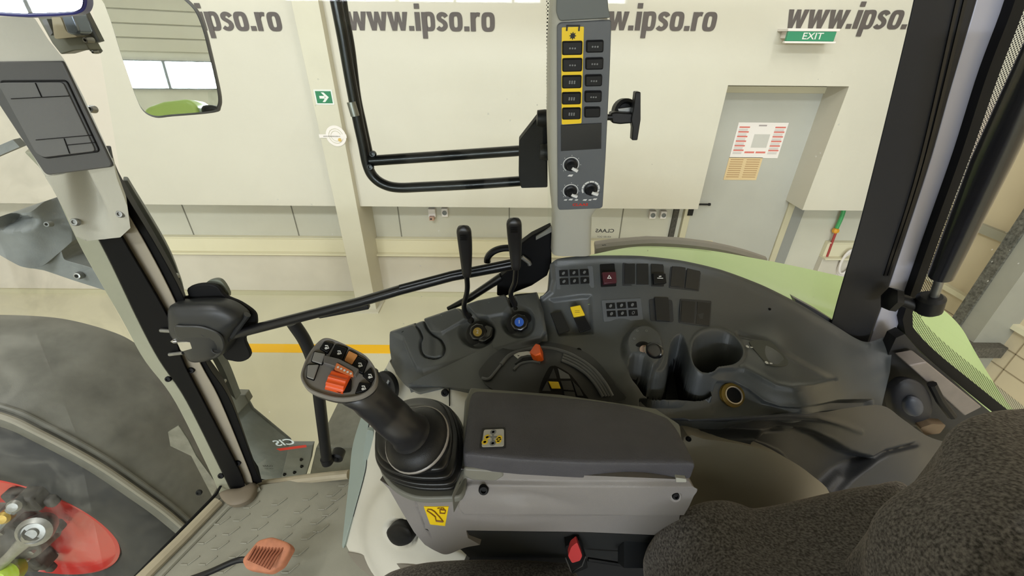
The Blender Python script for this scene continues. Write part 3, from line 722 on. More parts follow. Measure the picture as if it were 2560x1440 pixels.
# ---- exterior mirror, glass tilted towards the hall behind
em = thing('exterior_mirror', 'large rounded exterior mirror reflecting the window band and green machine', 'mirror', P(420, 300, y=1.35))
mo = [(243, -40), (262, 10), (281, 62), (300, 125), (322, 190), (340, 240), (358, 275), (388, 291), (430, 288), (530, 279), (546, 266), (548, 240), (538, 190), (524, 130), (510, 75), (492, 30), (470, 5), (445, -15), (400, -45)]
C0 = P(420, 130, y=1.35)
tgt = Vector((-6.0, -16, 5.0)); din = (C0-CAM).normalized(); dout = (tgt-C0).normalized(); mn = (dout-din).normalized()
def onplane(px, py, c, n, off=0):
    ray = (P(px, py, d=1)-CAM); t = (c+n*off-CAM).dot(n)/ray.dot(n); return CAM+ray*t
gl = [onplane(x, y, C0, mn, 0.001) for x, y in sm_px(mo, 4)]
ctr = sum(gl, Vector((0, 0, 0)))/len(gl)
MB().prism([ctr+(q-ctr)*0.985+mn*0.004 for q in gl], -mn*0.003).build('mirror_glass', MATS['mirror'], em, smooth=0)
MB().prism([ctr+(q-ctr)*1.024 for q in gl], -mn*0.014).build('mirror_shell', mat('shell', (92, 90, 90), 0.5), em, bevel=0.004, seg=3)
# ---- interior mirror at top left
im = thing('interior_mirror', 'blue framed interior mirror cut by the top left corner', 'mirror', P(80, 0, y=0.62))
io = [(-60, -60), (205, -60), (213, -20), (217, 8), (210, 27), (190, 36), (140, 40), (60, 42), (0, 39), (-60, 34)]
C1 = P(90, 0, y=0.62); t1 = Vector((-1.9, -16, 4.3)); n1 = ((t1-C1).normalized()-(C1-CAM).normalized()).normalized()
g1 = [onplane(x, y, C1, n1) for x, y in round_px(io, 12)]; c1_ = sum(g1, Vector((0, 0, 0)))/len(g1)
MB().prism([onplane(x, y, C1, n1, 0.003) for x, y in round_px([(-58, -58), (198, -58), (205, -18), (207, 6), (203, 20), (188, 28), (140, 31), (60, 33), (0, 30), (-58, 26)], 10)], -n1*0.002).build('mirror_glass', MATS['mirror'], im, smooth=0)
MB().prism(g1, -n1*0.02).build('mirror_shell', mat('shell_blue', (60, 62, 130), 0.3), im, bevel=0.004)
# ---- mirror arm: tube frame and bracket plate
ma = thing('mirror_arm', 'black tube frame of the mirror arm outside the side glass', 'tube frame', P(920, 420, y=1.12))
def path(pts, y): return spline([P(a, b, y=yf(y, a, b)) for a, b in pts], 8)
def prad(n, px, py, y): return pxr(n, py, y)
MB().tube(path([(828, -60), (840, 0), (858, 95), (878, 210), (895, 300), (908, 360), (918, 410), (932, 440), (958, 460), (995, 469), (1060, 467), (1180, 461), (1312, 452)], 1.12), prad(13.5, 0, 300, 1.12), 14).build('bent_tube', MATS['black_paint'], ma)
MB().tube(path([(851, -60), (860, 20), (878, 120), (893, 238), (908, 310), (925, 388)], 1.135), prad(9, 0, 300, 1.12), 12).build('stay_tube', MATS['black_paint'], ma)
MB().tube(path([(926, 402), (1000, 397), (1150, 387), (1310, 376)], 1.115), prad(13, 0, 380, 1.12), 14).build('cross_tube', MATS['black_paint'], ma)
MB().tube([P(878, 255, y=1.105), P(888, 290, y=1.105)], prad(11, 0, 270, 1.1), 12).build('clamp_band', MATS['steel'], ma)
for q in ((932, 385), (926, 418)): screw(q[0], q[1], 1.10, 8, ma, 'weld_collar', MATS['black_paint'], (0, -1, 0.2), 0.006)
slab('bracket_plate', round_px([(1298, 352), (1345, 292), (1369, 290), (1369, 469), (1303, 471), (1297, 440)], 4), 1.06, 0.05, MATS['pillar_black'], ma, bevel=0.004)
for q in ((1362, 296), (1368, 380)):
    MB().lathe(P(q[0], q[1], y=1.05), (1, 0, 0), [(0.0001, -0.02), (0.018, -0.018), (0.02, 0), (0.018, 0.012), (0.0001, 0.014)], 16).build('rubber_stop', MATS['rubber'], ma)
# ================================================================ cab body
YG = 0.975   # side glass plane
# roof of the cab (above the picture), keeps the ceiling light off the console
mat('headliner', (150, 146, 134), 0.8)
tag(MB().box((-1.05, -0.95, 3.18), (1.15, 1.1, 3.30)).build('ceiling_cab', MATS['headliner'], bevel=0.03), kind='structure')
tag(MB().prism([(-0.93, 0.93, 1.42), (-1.05, 0.6, 1.42), (-1.2, 0.2, 1.42), (-1.2, -0.9, 1.42), (1.1, -0.9, 1.42), (1.1, 0.93, 1.42)], (0, 0, -0.12)).build('floor_cab', MATS['black_plastic'], bevel=0.02), kind='structure')
# ---- panes
def glass(name, color=(0.97, 0.99, 0.98), spots=True):
    m = bpy.data.materials.new(name); m.use_nodes = True; nt = m.node_tree; N = nt.nodes; L = nt.links
    for n in list(N): N.remove(n)
    o = N.new('ShaderNodeOutputMaterial'); mx = N.new('ShaderNodeMixShader'); t = N.new('ShaderNodeBsdfTransparent'); g = N.new('ShaderNodeBsdfGlossy')
    t.inputs[0].default_value = (*color, 1); g.inputs['Roughness'].default_value = 0.02; g.inputs[0].default_value = (0.8, 0.8, 0.8, 1)
    fr = N.new('ShaderNodeFresnel'); fr.inputs[0].default_value = 1.25
    gf = N.new('ShaderNodeNewGeometry'); inv = N.new('ShaderNodeMath'); inv.operation = 'SUBTRACT'; inv.inputs[0].default_value = 1.0; L.new(gf.outputs['Backfacing'], inv.inputs[1])
    mf = N.new('ShaderNodeMath'); mf.operation = 'MULTIPLY'; L.new(fr.outputs[0], mf.inputs[0]); L.new(inv.outputs[0], mf.inputs[1])
    L.new(mf.outputs[0], mx.inputs[0]); L.new(t.outputs[0], mx.inputs[1]); L.new(g.outputs[0], mx.inputs[2])
    last = mx
    if spots:   # dried dust specks on the pane
        ge = N.new('ShaderNodeNewGeometry'); v = N.new('ShaderNodeTexVoronoi'); v.inputs['Scale'].default_value = 26
        L.new(ge.outputs['Position'], v.inputs['Vector'])
        no = N.new('ShaderNodeTexNoise'); no.inputs['Scale'].default_value = 5; L.new(ge.outputs['Position'], no.inputs['Vector'])
        lt = N.new('ShaderNodeMath'); lt.operation = 'LESS_THAN'; lt.inputs[1].default_value = 0.055; L.new(v.outputs['Distance'], lt.inputs[0])
        gt = N.new('ShaderNodeMath'); gt.operation = 'GREATER_THAN'; gt.inputs[1].default_value = 0.58; L.new(no.outputs['Fac'], gt.inputs[0])
        mu = N.new('ShaderNodeMath'); mu.operation = 'MULTIPLY'; L.new(lt.outputs[0], mu.inputs[0]); L.new(gt.outputs[0], mu.inputs[1])
        m3 = N.new('ShaderNodeMath'); m3.operation = 'MULTIPLY'; m3.inputs[1].default_value = 0.45; L.new(mu.outputs[0], m3.inputs[0])
        df = N.new('ShaderNodeBsdfDiffuse'); df.inputs[0].default_value = (0.7, 0.68, 0.6, 1)
        m2 = N.new('ShaderNodeMixShader'); L.new(m3.outputs[0], m2.inputs[0]); L.new(mx.outputs[0], m2.inputs[1]); L.new(df.outputs[0], m2.inputs[2]); last = m2
    L.new(last.outputs[0], o.inputs[0]); return m
GL = glass('clear_glass')
def dusty_glass():
    m = bpy.data.materials.new('dusty_glass'); m.use_nodes = True; nt = m.node_tree; N = nt.nodes; L = nt.links
    for n in list(N): N.remove(n)
    o = N.new('ShaderNodeOutputMaterial'); mx = N.new('ShaderNodeMixShader'); t = N.new('ShaderNodeBsdfTransparent'); d = N.new('ShaderNodeBsdfDiffuse')
    t.inputs[0].default_value = (0.97, 0.99, 0.98, 1); d.inputs[0].default_value = (0.42, 0.41, 0.36, 1)
    ge = N.new('ShaderNodeNewGeometry'); no = N.new('ShaderNodeTexNoise'); no.inputs['Scale'].default_value = 7; no.inputs['Detail'].default_value = 6; no.inputs['Distortion'].default_value = 1.5
    L.new(ge.outputs['Position'], no.inputs['Vector'])
    r = N.new('ShaderNodeMapRange'); r.inputs[1].default_value = 0.45; r.inputs[2].default_value = 0.8; r.inputs[3].default_value = 0.02; r.inputs[4].default_value = 0.22
    L.new(no.outputs['Fac'], r.inputs[0]); L.new(r.outputs[0], mx.inputs[0]); L.new(t.outputs[0], mx.inputs[1]); L.new(d.outputs[0], mx.inputs[2])
    L.new(mx.outputs[0], o.inputs[0]); return m
DG = dusty_glass()
def pane(name, pts, m): return tag(MB().prism(pts, (0, 0.004, 0)).build(name, m, smooth=0), kind='structure')
pane('window_1', [P(400, 640, y=YG), P(655, 1205, y=YG), P(870, 1180, y=YG), P(980, 1000, y=YG), P(1390, 760, y=YG), P(1390, -80, y=YG), P(215, -80, y=YG), P(300, 430, y=YG)], GL)
w2 = pane('window_2', [P(1370, 700, y=YG), P(1500, 720, y=YG), P(2050, 860, y=YG), P(2250, 760, y=YG), P(2330, -80, y=YG), P(1370, -80, y=YG)], GL)
# windscreen: from the front pillar forward and across
a, b = P(215, 640, y=0.93), P(548, 1240, y=0.90)
wsp = [P(215, 640, y=0.93), P(548, 1240, y=0.90), P(350, 1440, z=1.45), P(280, 1520, z=1.45), P(-200, 1520, y=0.62), P(-200, 100, y=0.72), P(60, 250, y=0.93)]
ws = MB(); c = sum(wsp, Vector((0, 0, 0)))/len(wsp)
ws.add(wsp+[c], [[i, (i+1) % len(wsp), len(wsp)] for i in range(len(wsp))])
tag(ws.build('window_3', DG, smooth=60), kind='structure')
# rear window with dotted frit band
YR = 0.93
seal = [(2560, -110), (2538, 0), (2470, 180), (2405, 380), (2340, 560), (2290, 700), (2262, 780), (2256, 815), (2275, 850), (2330, 905), (2420, 980), (2500, 1045), (2600, 1120)]
ins = [(2590, -110), (2568, 0), (2500, 180), (2430, 380), (2362, 560), (2312, 700), (2282, 780), (2280, 812), (2296, 836), (2346, 885), (2436, 958), (2516, 1022), (2616, 1098)]
def strip(A, B, y, t, name, m, parent=None, vec=None, **k):
    N_ = 40
    def line(Q): return resample([(q.x, q.y) for q in spline([(p[0], p[1], 0) for p in Q], 6)], N_)
    pa = [P(a, b, y=y) for a, b in line(A)]; pb = [P(a, b, y=y) for a, b in line(B)]
    n = len(pa); v = pa+pb; f = [[i, i+1, n+i+1, n+i] for i in range(n-1)]
    if t:
        vec = Vector(vec) if vec else Vector((0, t, 0))
        v += [p+vec for p in v]
        f += [[2*n+i, 3*n+i, 3*n+i+1, 2*n+i+1] for i in range(n-1)]+[[i+1, i, 2*n+i, 2*n+i+1] for i in range(n-1)]+[[n+i, n+i+1, 3*n+i+1, 3*n+i] for i in range(n-1)]
        f += [[0, n, 3*n, 2*n], [n-1, 3*n-1, 4*n-1, 2*n-1]]
    return link(name, v, f, m, parent, **k)
w4 = pane('window_4', [P(2540, -100, y=YR+0.02), P(2300, 640, y=YR+0.02), P(2262, 800, y=YR+0.02), P(2300, 880, y=YR+0.02), P(2600, 1140, y=YR+0.02), P(2800, 1140, y=YR+0.02), P(2800, -100, y=YR+0.02)], GL)
def frit(name, scale=300, r=0.33, grad=False):
    m = bpy.data.materials.new(name); m.use_nodes = True; nt = m.node_tree; N = nt.nodes; L = nt.links
    for n in list(N): N.remove(n)
    o = N.new('ShaderNodeOutputMaterial'); mx = N.new('ShaderNodeMixShader'); t = N.new('ShaderNodeBsdfTransparent'); d = N.new('ShaderNodeBsdfDiffuse')
    d.inputs[0].default_value = (0.01, 0.01, 0.01, 1)
    ge = N.new('ShaderNodeNewGeometry'); mp = N.new('ShaderNodeMapping'); mp.inputs['Rotation'].default_value = (0, math.radians(45), 0); mp.inputs['Scale'].default_value = (scale,)*3
    L.new(ge.outputs['Position'], mp.inputs[0]); sx = N.new('ShaderNodeSeparateXYZ'); L.new(mp.outputs[0], sx.inputs[0])
    def fr(k):
        a = N.new('ShaderNodeMath'); a.operation = 'FRACT'; L.new(sx.outputs[k], a.inputs[0]); s = N.new('ShaderNodeMath'); s.operation = 'SUBTRACT'; s.inputs[1].default_value = 0.5; L.new(a.outputs[0], s.inputs[0])
        q = N.new('ShaderNodeMath'); q.operation = 'POWER'; q.inputs[1].default_value = 2; L.new(s.outputs[0], q.inputs[0]); return q
    a = fr(0); b = fr(2); ad = N.new('ShaderNodeMath'); L.new(a.outputs[0], ad.inputs[0]); L.new(b.outputs[0], ad.inputs[1])
    lt = N.new('ShaderNodeMath'); lt.operation = 'LESS_THAN'; lt.inputs[1].default_value = r*r; L.new(ad.outputs[0], lt.inputs[0])
    L.new(lt.outputs[0], mx.inputs[0]); L.new(t.outputs[0], mx.inputs[1]); L.new(d.outputs[0], mx.inputs[2]); L.new(mx.outputs[0], o.inputs[0]); return m
FR = frit('frit_dots', 230, 0.33)
fin = [(p[0]+(30 if p[1] < 800 else 18), p[1]-(0 if p[1] < 800 else 26)) for p in ins]
strip(ins, fin, YR+0.017, 0, 'frit_band', FR, w4, smooth=0)
strip(seal, ins, YR-0.015, 0.04, 'rubber_seal', MATS['soft_black'], w4)
# frit and printing on the side panes
link('frit_band', [P(1366, -60, y=YG-0.002), P(1376, -60, y=YG-0.002), P(1376, 330, y=YG-0.002), P(1366, 330, y=YG-0.002)], [[0, 1, 2, 3]], FR, w2, smooth=0)
q = P(1512, 577, y=YG-0.003); s = pxr(1, 577, YG)
text('pane_print', 'CLAAS', MATS['print_black'], q, (1, 0, 0), (0, 0, 1), 13*s, w2, bold=0.02, sx=1.2, mirror=True)
text('pane_print', '43R-001 DOT', MATS['print_black'], P(1510, 592, y=YG-0.003), (1, 0, 0), (0, 0, 1), 6*s, w2, mirror=True)
text('pane_print', '~', MATS['print_black'], P(1510, 612, y=YG-0.003), (1, 0, 0), (0, 0, 1), 20*s, w2, mirror=True)
# sticker printed on the outside of the side glass, read backwards from the seat
st = thing('glass_sticker', 'white and red lettered sticker reading backwards, low on the side glass', 'sticker', P(712, 1112, y=YG+0.005))
s = pxr(1, 1108, YG)
rr = (P(750, 1103, y=YG+0.006)-P(680, 1112, y=YG+0.006)).normalized(); uu = Vector((0, 1, 0)).cross(rr); uu = uu if uu.z > 0 else -uu
text('letters', 'CIS', MATS['print_white'], P(713, 1106, y=YG+0.006), rr, uu, 30*s, st, bold=0.02, sx=1.25, mirror=True, shear=0.2)
aa = [P(690, 1122, y=YG+0.006), P(765, 1112, y=YG+0.006), P(767, 1118, y=YG+0.006), P(700, 1127, y=YG+0.006)]
link('red_bar', aa, [[0, 1, 2, 3]], MATS['print_red'], st, smooth=0)
q = P(672, 1170, y=YG+0.006)
tg = thing('glass_stamp', 'small black maker stamp in the lower corner of the side glass', 'stamp', q)
text('letters', 'CLAAS', MATS['print_black'], q+Vector((0, 0, 0.012)), (1, 0, 0), (0, 0, 1), 9*s, tg, bold=0.02, mirror=True)
text('letters', '43R-001', MATS['print_black'], q-Vector((0, 0, 0.003)), (1, 0, 0), (0, 0, 1), 7*s, tg, mirror=True)

# ---- front pillar (lower part): strips of different trim running to the floor
fp = thing('front_pillar', 'slanting front pillar of black, beige and steel strips', 'pillar', P(590, 1210, y=0.9))
E0 = [(60, 380), (120, 450), (202, 620), (305, 800), (360, 900), (435, 1000), (525, 1180), (550, 1238)]
E1 = [(110, 380), (160, 450), (258, 620), (345, 800), (398, 900), (465, 1000), (555, 1180), (578, 1226)]
E2 = [(190, 380), (222, 450), (320, 620), (424, 800), (456, 900), (507, 1000), (600, 1180), (614, 1220)]
E3 = [(250, 380), (270, 450), (370, 620), (446, 770), (497, 900), (550, 1000), (624, 1180), (634, 1214)]
E4 = [(272, 380), (293, 450), (394, 620), (462, 750), (512, 900), (576, 1000), (641, 1180), (656, 1205)]
def pstrip(name, A, B, y, t, m, **k): return strip(A, B, y, t, name, m, fp, bevel=0.0025, vec=(-t*0.75, t, 0), **k)
pstrip('inner_trim', E0, E1, 0.90, 0.05, mat('olive_trim', (140, 140, 122), 0.45, var=0.1, vscale=8))
pstrip('post', E1, E2, 0.885, 0.07, MATS['pillar_black'])
pstrip('outer_trim', E2, E3, 0.90, 0.06, mat('stone_trim', (146, 138, 122), 0.45, var=0.12, vscale=8))
pstrip('seal', E3, E4, 0.905, 0.06, MATS['pillar_black'])
pstrip('outer_rail', [(306, 450), (398, 612), (437, 700), (450, 740)], [(318, 450), (415, 612), (452, 700), (462, 735)], 1.0, 0.03, MATS['dusty_grey'])
strip([(575, 985), (540, 915), (520, 880)], [(590, 1000), (560, 925), (535, 880)], 1.0, 0.03, 'outer_rail', MATS['dusty_grey'], fp)
slab('bracket_sheet', [(420, 1080), (446, 1064), (470, 1100), (490, 1140), (545, 1215), (530, 1240), (478, 1140), (426, 1115)], 0.925, 0.004, MATS['steel'], fp)
for q in ((420, 948), (478, 926), (552, 1190), (594, 1158), (497, 1232)): screw(q[0], q[1], 0.895, 7, fp, 'screw', MATS['soft_black'], (0.2, -1, 0.4), 0.003)
for q in ((440, 690, 7), (232, 273, 9), (560, 953, 5)): screw(q[0], q[1], 0.985, q[2], fp, 'hex_bolt', MATS['steel'], (0.3, -1, 0.2), 0.012)
# rubber foot where the pillar meets the mat
MB().pebble([P(x, y, z=1.47) for x, y in sm_px([(548, 1236), (570, 1224), (604, 1220), (634, 1206), (640, 1218), (628, 1246), (600, 1262), (570, 1262)], 3)], (0, -0.3, 1), 0.014, 0.03).build('foot_gaiter', mat('gaiter', (110, 100, 84), 0.6), fp)
# ---- front pillar cover with blanked display
dc = thing('display_cover', 'beige pillar cover with a blanked grey display panel', 'pillar cover', P(200, 590, y=0.84))
yd_ = tps([(0, 45, 0.80), (100, 60, 0.80), (168, 160, 0.79), (285, 410, 0.80), (110, 440, 0.80), (0, 250, 0.80), (150, 300, 0.785), (200, 520, 0.83), (325, 560, 0.84), (190, 590, 0.85), (240, 480, 0.82), (300, 590, 0.86)])
yd_flat = plane3((0, 100, 0.80), (285, 410, 0.80), (110, 440, 0.80))
patch('upper_shell', round_px([(-40, 40), (86, 44), (120, 98), (160, 148), (208, 240), (287, 412), (112, 441), (60, 350), (-40, 180)], 8), yd_flat, 0.0, MATS['beige'], dc, vec=(-0.05, 0.045, 0.0))
plate('bezel', round_px([(-40, 154), (160, 152), (168, 168), (284, 410), (280, 417), (124, 437), (114, 430), (-40, 196)], 5), yd_flat, 0.004, mat('bezel', (70, 70, 70), 0.45, bump=0.2, bscale=1200), dc, bevel=0.003)
plate('blank_cover', round_px([(3, 206), (165, 205), (246, 376), (116, 392), (97, 380)], 9), yd_flat, 0.0065, mat('cover_grey', (88, 88, 87), 0.45, bump=0.2, bscale=1200), dc, bevel=0.001)
for ln in ([(28, 247), (172, 240)], [(88, 207), (104, 243)], [(90, 350), (228, 338)], [(160, 346), (174, 384)], [(165, 363), (238, 356)]):
    a_, b_ = ln; MB().tube([P(a_[0], a_[1], y=yd_flat(*a_)-0.0072), P(b_[0], b_[1], y=yd_flat(*b_)-0.0072)], 0.0008, 6).build('groove', MATS['soft_black'], dc)
MB().tube([P(x, y, y=yd_flat(x, y)-0.0045) for x, y in round_px([(1, 203), (167, 202), (249, 378), (114, 395), (94, 383)], 9)+[(1, 203)]][:-1], 0.0016, 6).build('cover_gap', MATS['soft_black'], dc)
relief('lower_shell', [[(112, 441), (150, 436), (200, 428), (285, 414)], [(130, 470), (170, 466), (230, 460), (292, 445)], [(160, 525), (200, 520), (260, 505), (318, 515)], [(190, 592), (215, 603), (260, 600), (300, 594), (326, 570)]],
       yd_, 44, [8, 12, 14], [(lambda x, y: -0.035*np.exp(-((x-(196+(y-440)*0.36))/(18+0.12*(y-440)))**2)*sstep(620, 500, y), None)], MATS['beige'], dc, back=(-0.05, 0.06, 0), smooth_rows=False)
screw(187, 555, yd_(187, 555)-0.002, 10, dc, 'screw', MATS['steel'], (0.1, -1, 0.3), 0.003)
screw(300, 535, yd_(300, 535)-0.002, 9, dc, 'screw', MATS['steel'], (0.1, -1, 0.3), 0.003)

# ---- rear pillar
rp = thing('rear_pillar', 'wide matt black rear pillar with a pale metal inner face', 'pillar', P(2160, 850, y=0.88))
L0 = [(2290, -60), (2283, 0), (2222, 260), (2150, 550), (2098, 730), (2066, 850)]
L1 = [(2455, -60), (2440, 0), (2370, 240), (2325, 400), (2270, 570), (2218, 725), (2150, 915)]
L2 = [(2535, -60), (2516, 0), (2445, 240), (2388, 400), (2322, 600), (2282, 720), (2215, 890)]
L3 = [(2575, -60), (2548, 0), (2475, 220), (2412, 380), (2345, 570), (2296, 705), (2262, 800), (2225, 900)]
strip(L0, L1, 0.925, 0.05, 'post', mat('post_black', (38, 38, 40), 0.5, bump=0.15, bscale=900, spec=0.25), rp, vec=(0.052, 0.05, 0), bevel=0.004)
strip([(2405, -60), (2300, 400), (2210, 690)], [(2413, -60), (2308, 400), (2216, 690)], 0.922, 0.01, 'rib', MATS['black_paint'], rp)
strip([(2425, -60), (2312, 400), (2219, 690)], [(2433, -60), (2320, 400), (2224, 690)], 0.922, 0.01, 'rib', MATS['black_paint'], rp)
strip(L1, L2, 0.935, 0.04, 'metal_face', mat('lilac_metal', (176, 176, 190), 0.4, metal=0.25), rp, bevel=0.003)
strip(L2, L3, 0.940, 0.04, 'edge_seal', MATS['soft_black'], rp)
# ---- gas strut of the rear window
gs = thing('gas_strut', 'black gas strut with a ball end beside the rear pillar', 'gas strut', P(2310, 790, y=0.84))
MB().tube([P(2352, 690, y=0.845), P(2480, 400, y=0.80), P(2640, 60, y=0.76)], [pxr(26, 600, 0.84), pxr(38, 400, 0.80), pxr(38, 200, 0.78)], 24).build('cylinder', mat('strut_black', (24, 24, 28), 0.25, coat=0.5), gs)
MB().tube([P(2331, 752, y=0.85), P(2352, 690, y=0.845)], pxr(10, 700, 0.84), 14).build('piston_rod', MATS['steel'], gs)
MB().lathe(P(2328, 745, y=0.85), (P(2345, 700, y=0.845)-P(2324, 770, y=0.85)), [(0.0001, -0.045), (0.020, -0.043), (0.027, -0.035), (0.027, 0.0), (0.020, 0.006), (0.0001, 0.006)], 20).build('ball_socket', MATS['black_plastic'], gs)
MB().tube([P(2225, 745, y=0.89), P(2262, 752, y=0.875), P(2310, 772, y=0.86)], [0.020, 0.015, 0.014], 14).build('ball_stud', MATS['black_plastic'], gs)
MB().lathe(P(2228, 748, y=0.875), (1, -0.2, -0.1), [(0.018, -0.01), (0.030, -0.005), (0.030, 0.01), (0.018, 0.016), (0.0001, 0.016)], 6).build('hex_nut', MATS['black_plastic'], gs)
# ---- frame and speaker cavity below the rear window
rc = thing('rear_corner_frame', 'black rear corner frame with an open cavity under the rear window', 'frame', P(2300, 1080, y=0.80))
slab('frame_sheet', [(2240, 845), (2262, 835), (2300, 880), (2440, 1000), (2560, 1100), (2560, 1200), (2380, 1190), (2330, 1110), (2200, 1020), (2205, 920)], 0.86, 0.03, mat('cavity_black', (26, 26, 28), 0.6), rc)
slab('metal_lip', [(2273, 914), (2318, 906), (2455, 1018), (2412, 1040)], 0.80, 0.05, mat('lip_metal', (130, 122, 118), 0.45, metal=0.3, var=0.15, vscale=30), rc, bevel=0.003)
MB().pebble([P(x, y, y=0.80) for x, y in ring_px(2275, 1005, 48, 62, 28, -20)], (-0.2, -1, 0.6), 0.03, 0.02).build('speaker_cone', mat('cone', (34, 34, 38), 0.6), rc)
MB().pebble([P(x, y, y=0.775) for x, y in ring_px(2282, 1015, 22, 26, 20, -20)], (-0.2, -1, 0.6), 0.018, 0.01).build('speaker_dome', mat('dome', (60, 64, 74), 0.5), rc)
MB().tube([P(2330, 960, y=0.79), P(2350, 1000, y=0.78), P(2380, 1040, y=0.78)], 0.010, 8).build('cable', MATS['rubber'], rc)
slab('brown_pad', round_px([(2300, 1070), (2330, 1060), (2366, 1062), (2350, 1084), (2312, 1088)], 6), 0.765, 0.02, mat('brown_pad', (104, 86, 64), 0.7), rc)
# frame strip at end of the console beneath the fender view
rs_ = strip([(1985, 745), (2040, 775), (2080, 800), (2150, 845)], [(2000, 780), (2060, 818), (2100, 845), (2160, 880)], 0.935, 0.02, 'window_sill', mat('sill', (70, 72, 80), 0.3), rp)
# ---- floor mat and sills
fm = thing('floor_mat', 'grey green rubber floor mat with raised chevron dashes', 'floor mat', P(650, 1350, z=1.45))
ZF = 1.45
mp_ = [(548, 1245), (600, 1250), (655, 1212), (760, 1196), (900, 1180), (980, 1300), (980, 1560), (250, 1560), (345, 1440)]
pts = [P(x, y, z=ZF) for x, y in mp_]
mb = MB().prism(pts, (0, 0, -0.03))
for (a, b, n) in (((625, 1270), (515, 1412), 5), ((695, 1262), (560, 1432), 6), ((772, 1250), (655, 1430), 6), ((832, 1240), (722, 1432), 6), ((585, 1266), (470, 1412), 4), ((862, 1215), (800, 1330), 4)):
    A = P(*a, z=ZF); B = P(*b, z=ZF)
    for k in range(n):
        q = A+(B-A)*(k/(n-1))
        for d1, d2 in ((Vector((0.020, 0.024, 0)), Vector((0, 0, 0))), (Vector((0, 0, 0)), Vector((-0.022, 0.0, 0)))):
            u_ = (d1-d2).normalized(); w_ = Vector((-u_.y, u_.x, 0))*0.0022
            mb.prism([q+d1+w_, q+d2+w_, q+d2-w_, q+d1-w_], (0, 0, 0.003))

mb.build('mat_sheet', mat('mat_rubber', (132, 130, 116), 0.55, bump=0.2, bscale=500, var=0.12, vscale=7), fm, bevel=0.0012)
MB().tube([P(350, 1450, z=ZF+0.01), P(452, 1350, z=ZF+0.01), P(546, 1254, z=ZF+0.01)], 0.018, 10).build('front_sill', mat('sill_beige', (160, 150, 126), 0.5, var=0.2, vscale=10), fm)
MB().tube([P(392, 1450, z=ZF+0.003), P(480, 1360, z=ZF+0.003), P(570, 1268, z=ZF+0.003), P(650, 1222, z=ZF+0.003)], 0.008, 8).build('welt', MATS['mat_rubber'], fm)
MB().tube([P(330, 1450, z=ZF+0.015), P(440, 1338, z=ZF+0.02), P(540, 1236, z=ZF+0.02), P(560, 1200, y=0.93), P(500, 1080, y=0.93)], 0.005, 8).build('windscreen_seal', MATS['soft_black'], fm)
MB().tube([P(642, 1200, y=0.96), P(668, 1204, y=0.96), P(760, 1190, y=0.96), P(870, 1178, y=0.96)], 0.006, 8).build('side_glass_seal', MATS['soft_black'], fm)
MB().tube([P(640, 1214, y=0.935), P(760, 1198, y=0.935), P(872, 1186, y=0.935)], 0.016, 10).build('side_sill', MATS['sill_beige'], fm)
# ---- brake pedal pad, worn terracotta rubber
pdl = thing('pedal', 'worn terracotta ribbed pedal pad on a black lever', 'pedal', P(670, 1400, z=1.53))
pq = round_px([(648, 1352), (682, 1343), (722, 1357), (732, 1370), (706, 1416), (676, 1434), (618, 1425), (607, 1402)], 10)
p3 = [P(x, y, z=1.57+(1400-y)*0.0004) for x, y in pq]
MB().pebble(p3, (-0.3, -0.2, 1), 0.010, 0.014, k=4).build('pad', mat('terracotta', (176, 112, 80), 0.7, var=0.25, vscale=60), pdl, bevel=0.001)
for k in range(9):
    t = (k+0.7)/9.4
    a_ = P(650+72*t*1.0, 1350+10*t, z=1.586); b_ = P(612+62*t, 1402+28*t, z=1.583)
    MB().tube([a_*0.96+b_*0.04, a_*0.5+b_*0.5+Vector((0, 0, 0.006)), a_*0.06+b_*0.94], 0.0034, 6).build('rib', mat('terracotta_dark', (140, 80, 54), 0.7), pdl)
MB().tube(spline([P(440, 1460, z=1.50), P(520, 1432, z=1.54), P(590, 1402, z=1.56), P(625, 1400, z=1.56)], 6), 0.008, 10).build('lever', MATS['black_paint'], pdl)
# ---- grab bar along the side glass with its hinge housing
gb = thing('grab_bar', 'black bar running diagonally along the side glass', 'grab bar', P(900, 740, y=0.92))
MB().tube([P(575, 838, y=0.90), P(700, 806, y=0.90), P(900, 755, y=0.905), P(1000, 725, y=0.91), P(1130, 690, y=0.915), P(1280, 662, y=0.92)], pxr(13, 740, 0.9), 16).build('rail', MATS['black_paint'], gb)
MB().tube([P(1000, 718, y=0.905), P(1130, 684, y=0.91), P(1280, 654, y=0.915)], pxr(7, 700, 0.9), 12).build('rail_sleeve', MATS['black_paint'], gb)
slab('clip', [(778, 790), (800, 797), (880, 782), (922, 774), (920, 764), (780, 780)], 0.91, 0.015, MATS['black_plastic'], gb, bevel=0.002)
dr_ = thing('drop_handle', 'black vertical handle hanging below the diagonal bar', 'handle', P(815, 1160, y=0.93))
MB().tube(spline([P(732, 806, y=0.925), P(765, 858, y=0.93), P(790, 930, y=0.93), P(800, 1010, y=0.93), P(817, 1150, y=0.93)], 6), pxr(14.5, 950, 0.93), 16).build('handle_tube', MATS['black_plastic'], dr_)
MB().lathe(P(817, 1150, y=0.93), (0.1, 0, -1), [(0.0001, -0.012), (0.019, -0.01), (0.020, 0.012), (0.014, 0.020), (0.0001, 0.022)], 20).build('end_cap', MATS['rubber'], dr_)
MB().lathe(P(846, 1134, y=0.97), (0, -1, 0), [(0.022, -0.01), (0.022, 0.02), (0.012, 0.024), (0.0001, 0.012)], 20).build('pivot', MATS['rubber'], dr_)
hh = thing('hinge_housing', 'black moulded housing with a chrome catch on the front pillar', 'housing', P(530, 890, y=0.86))
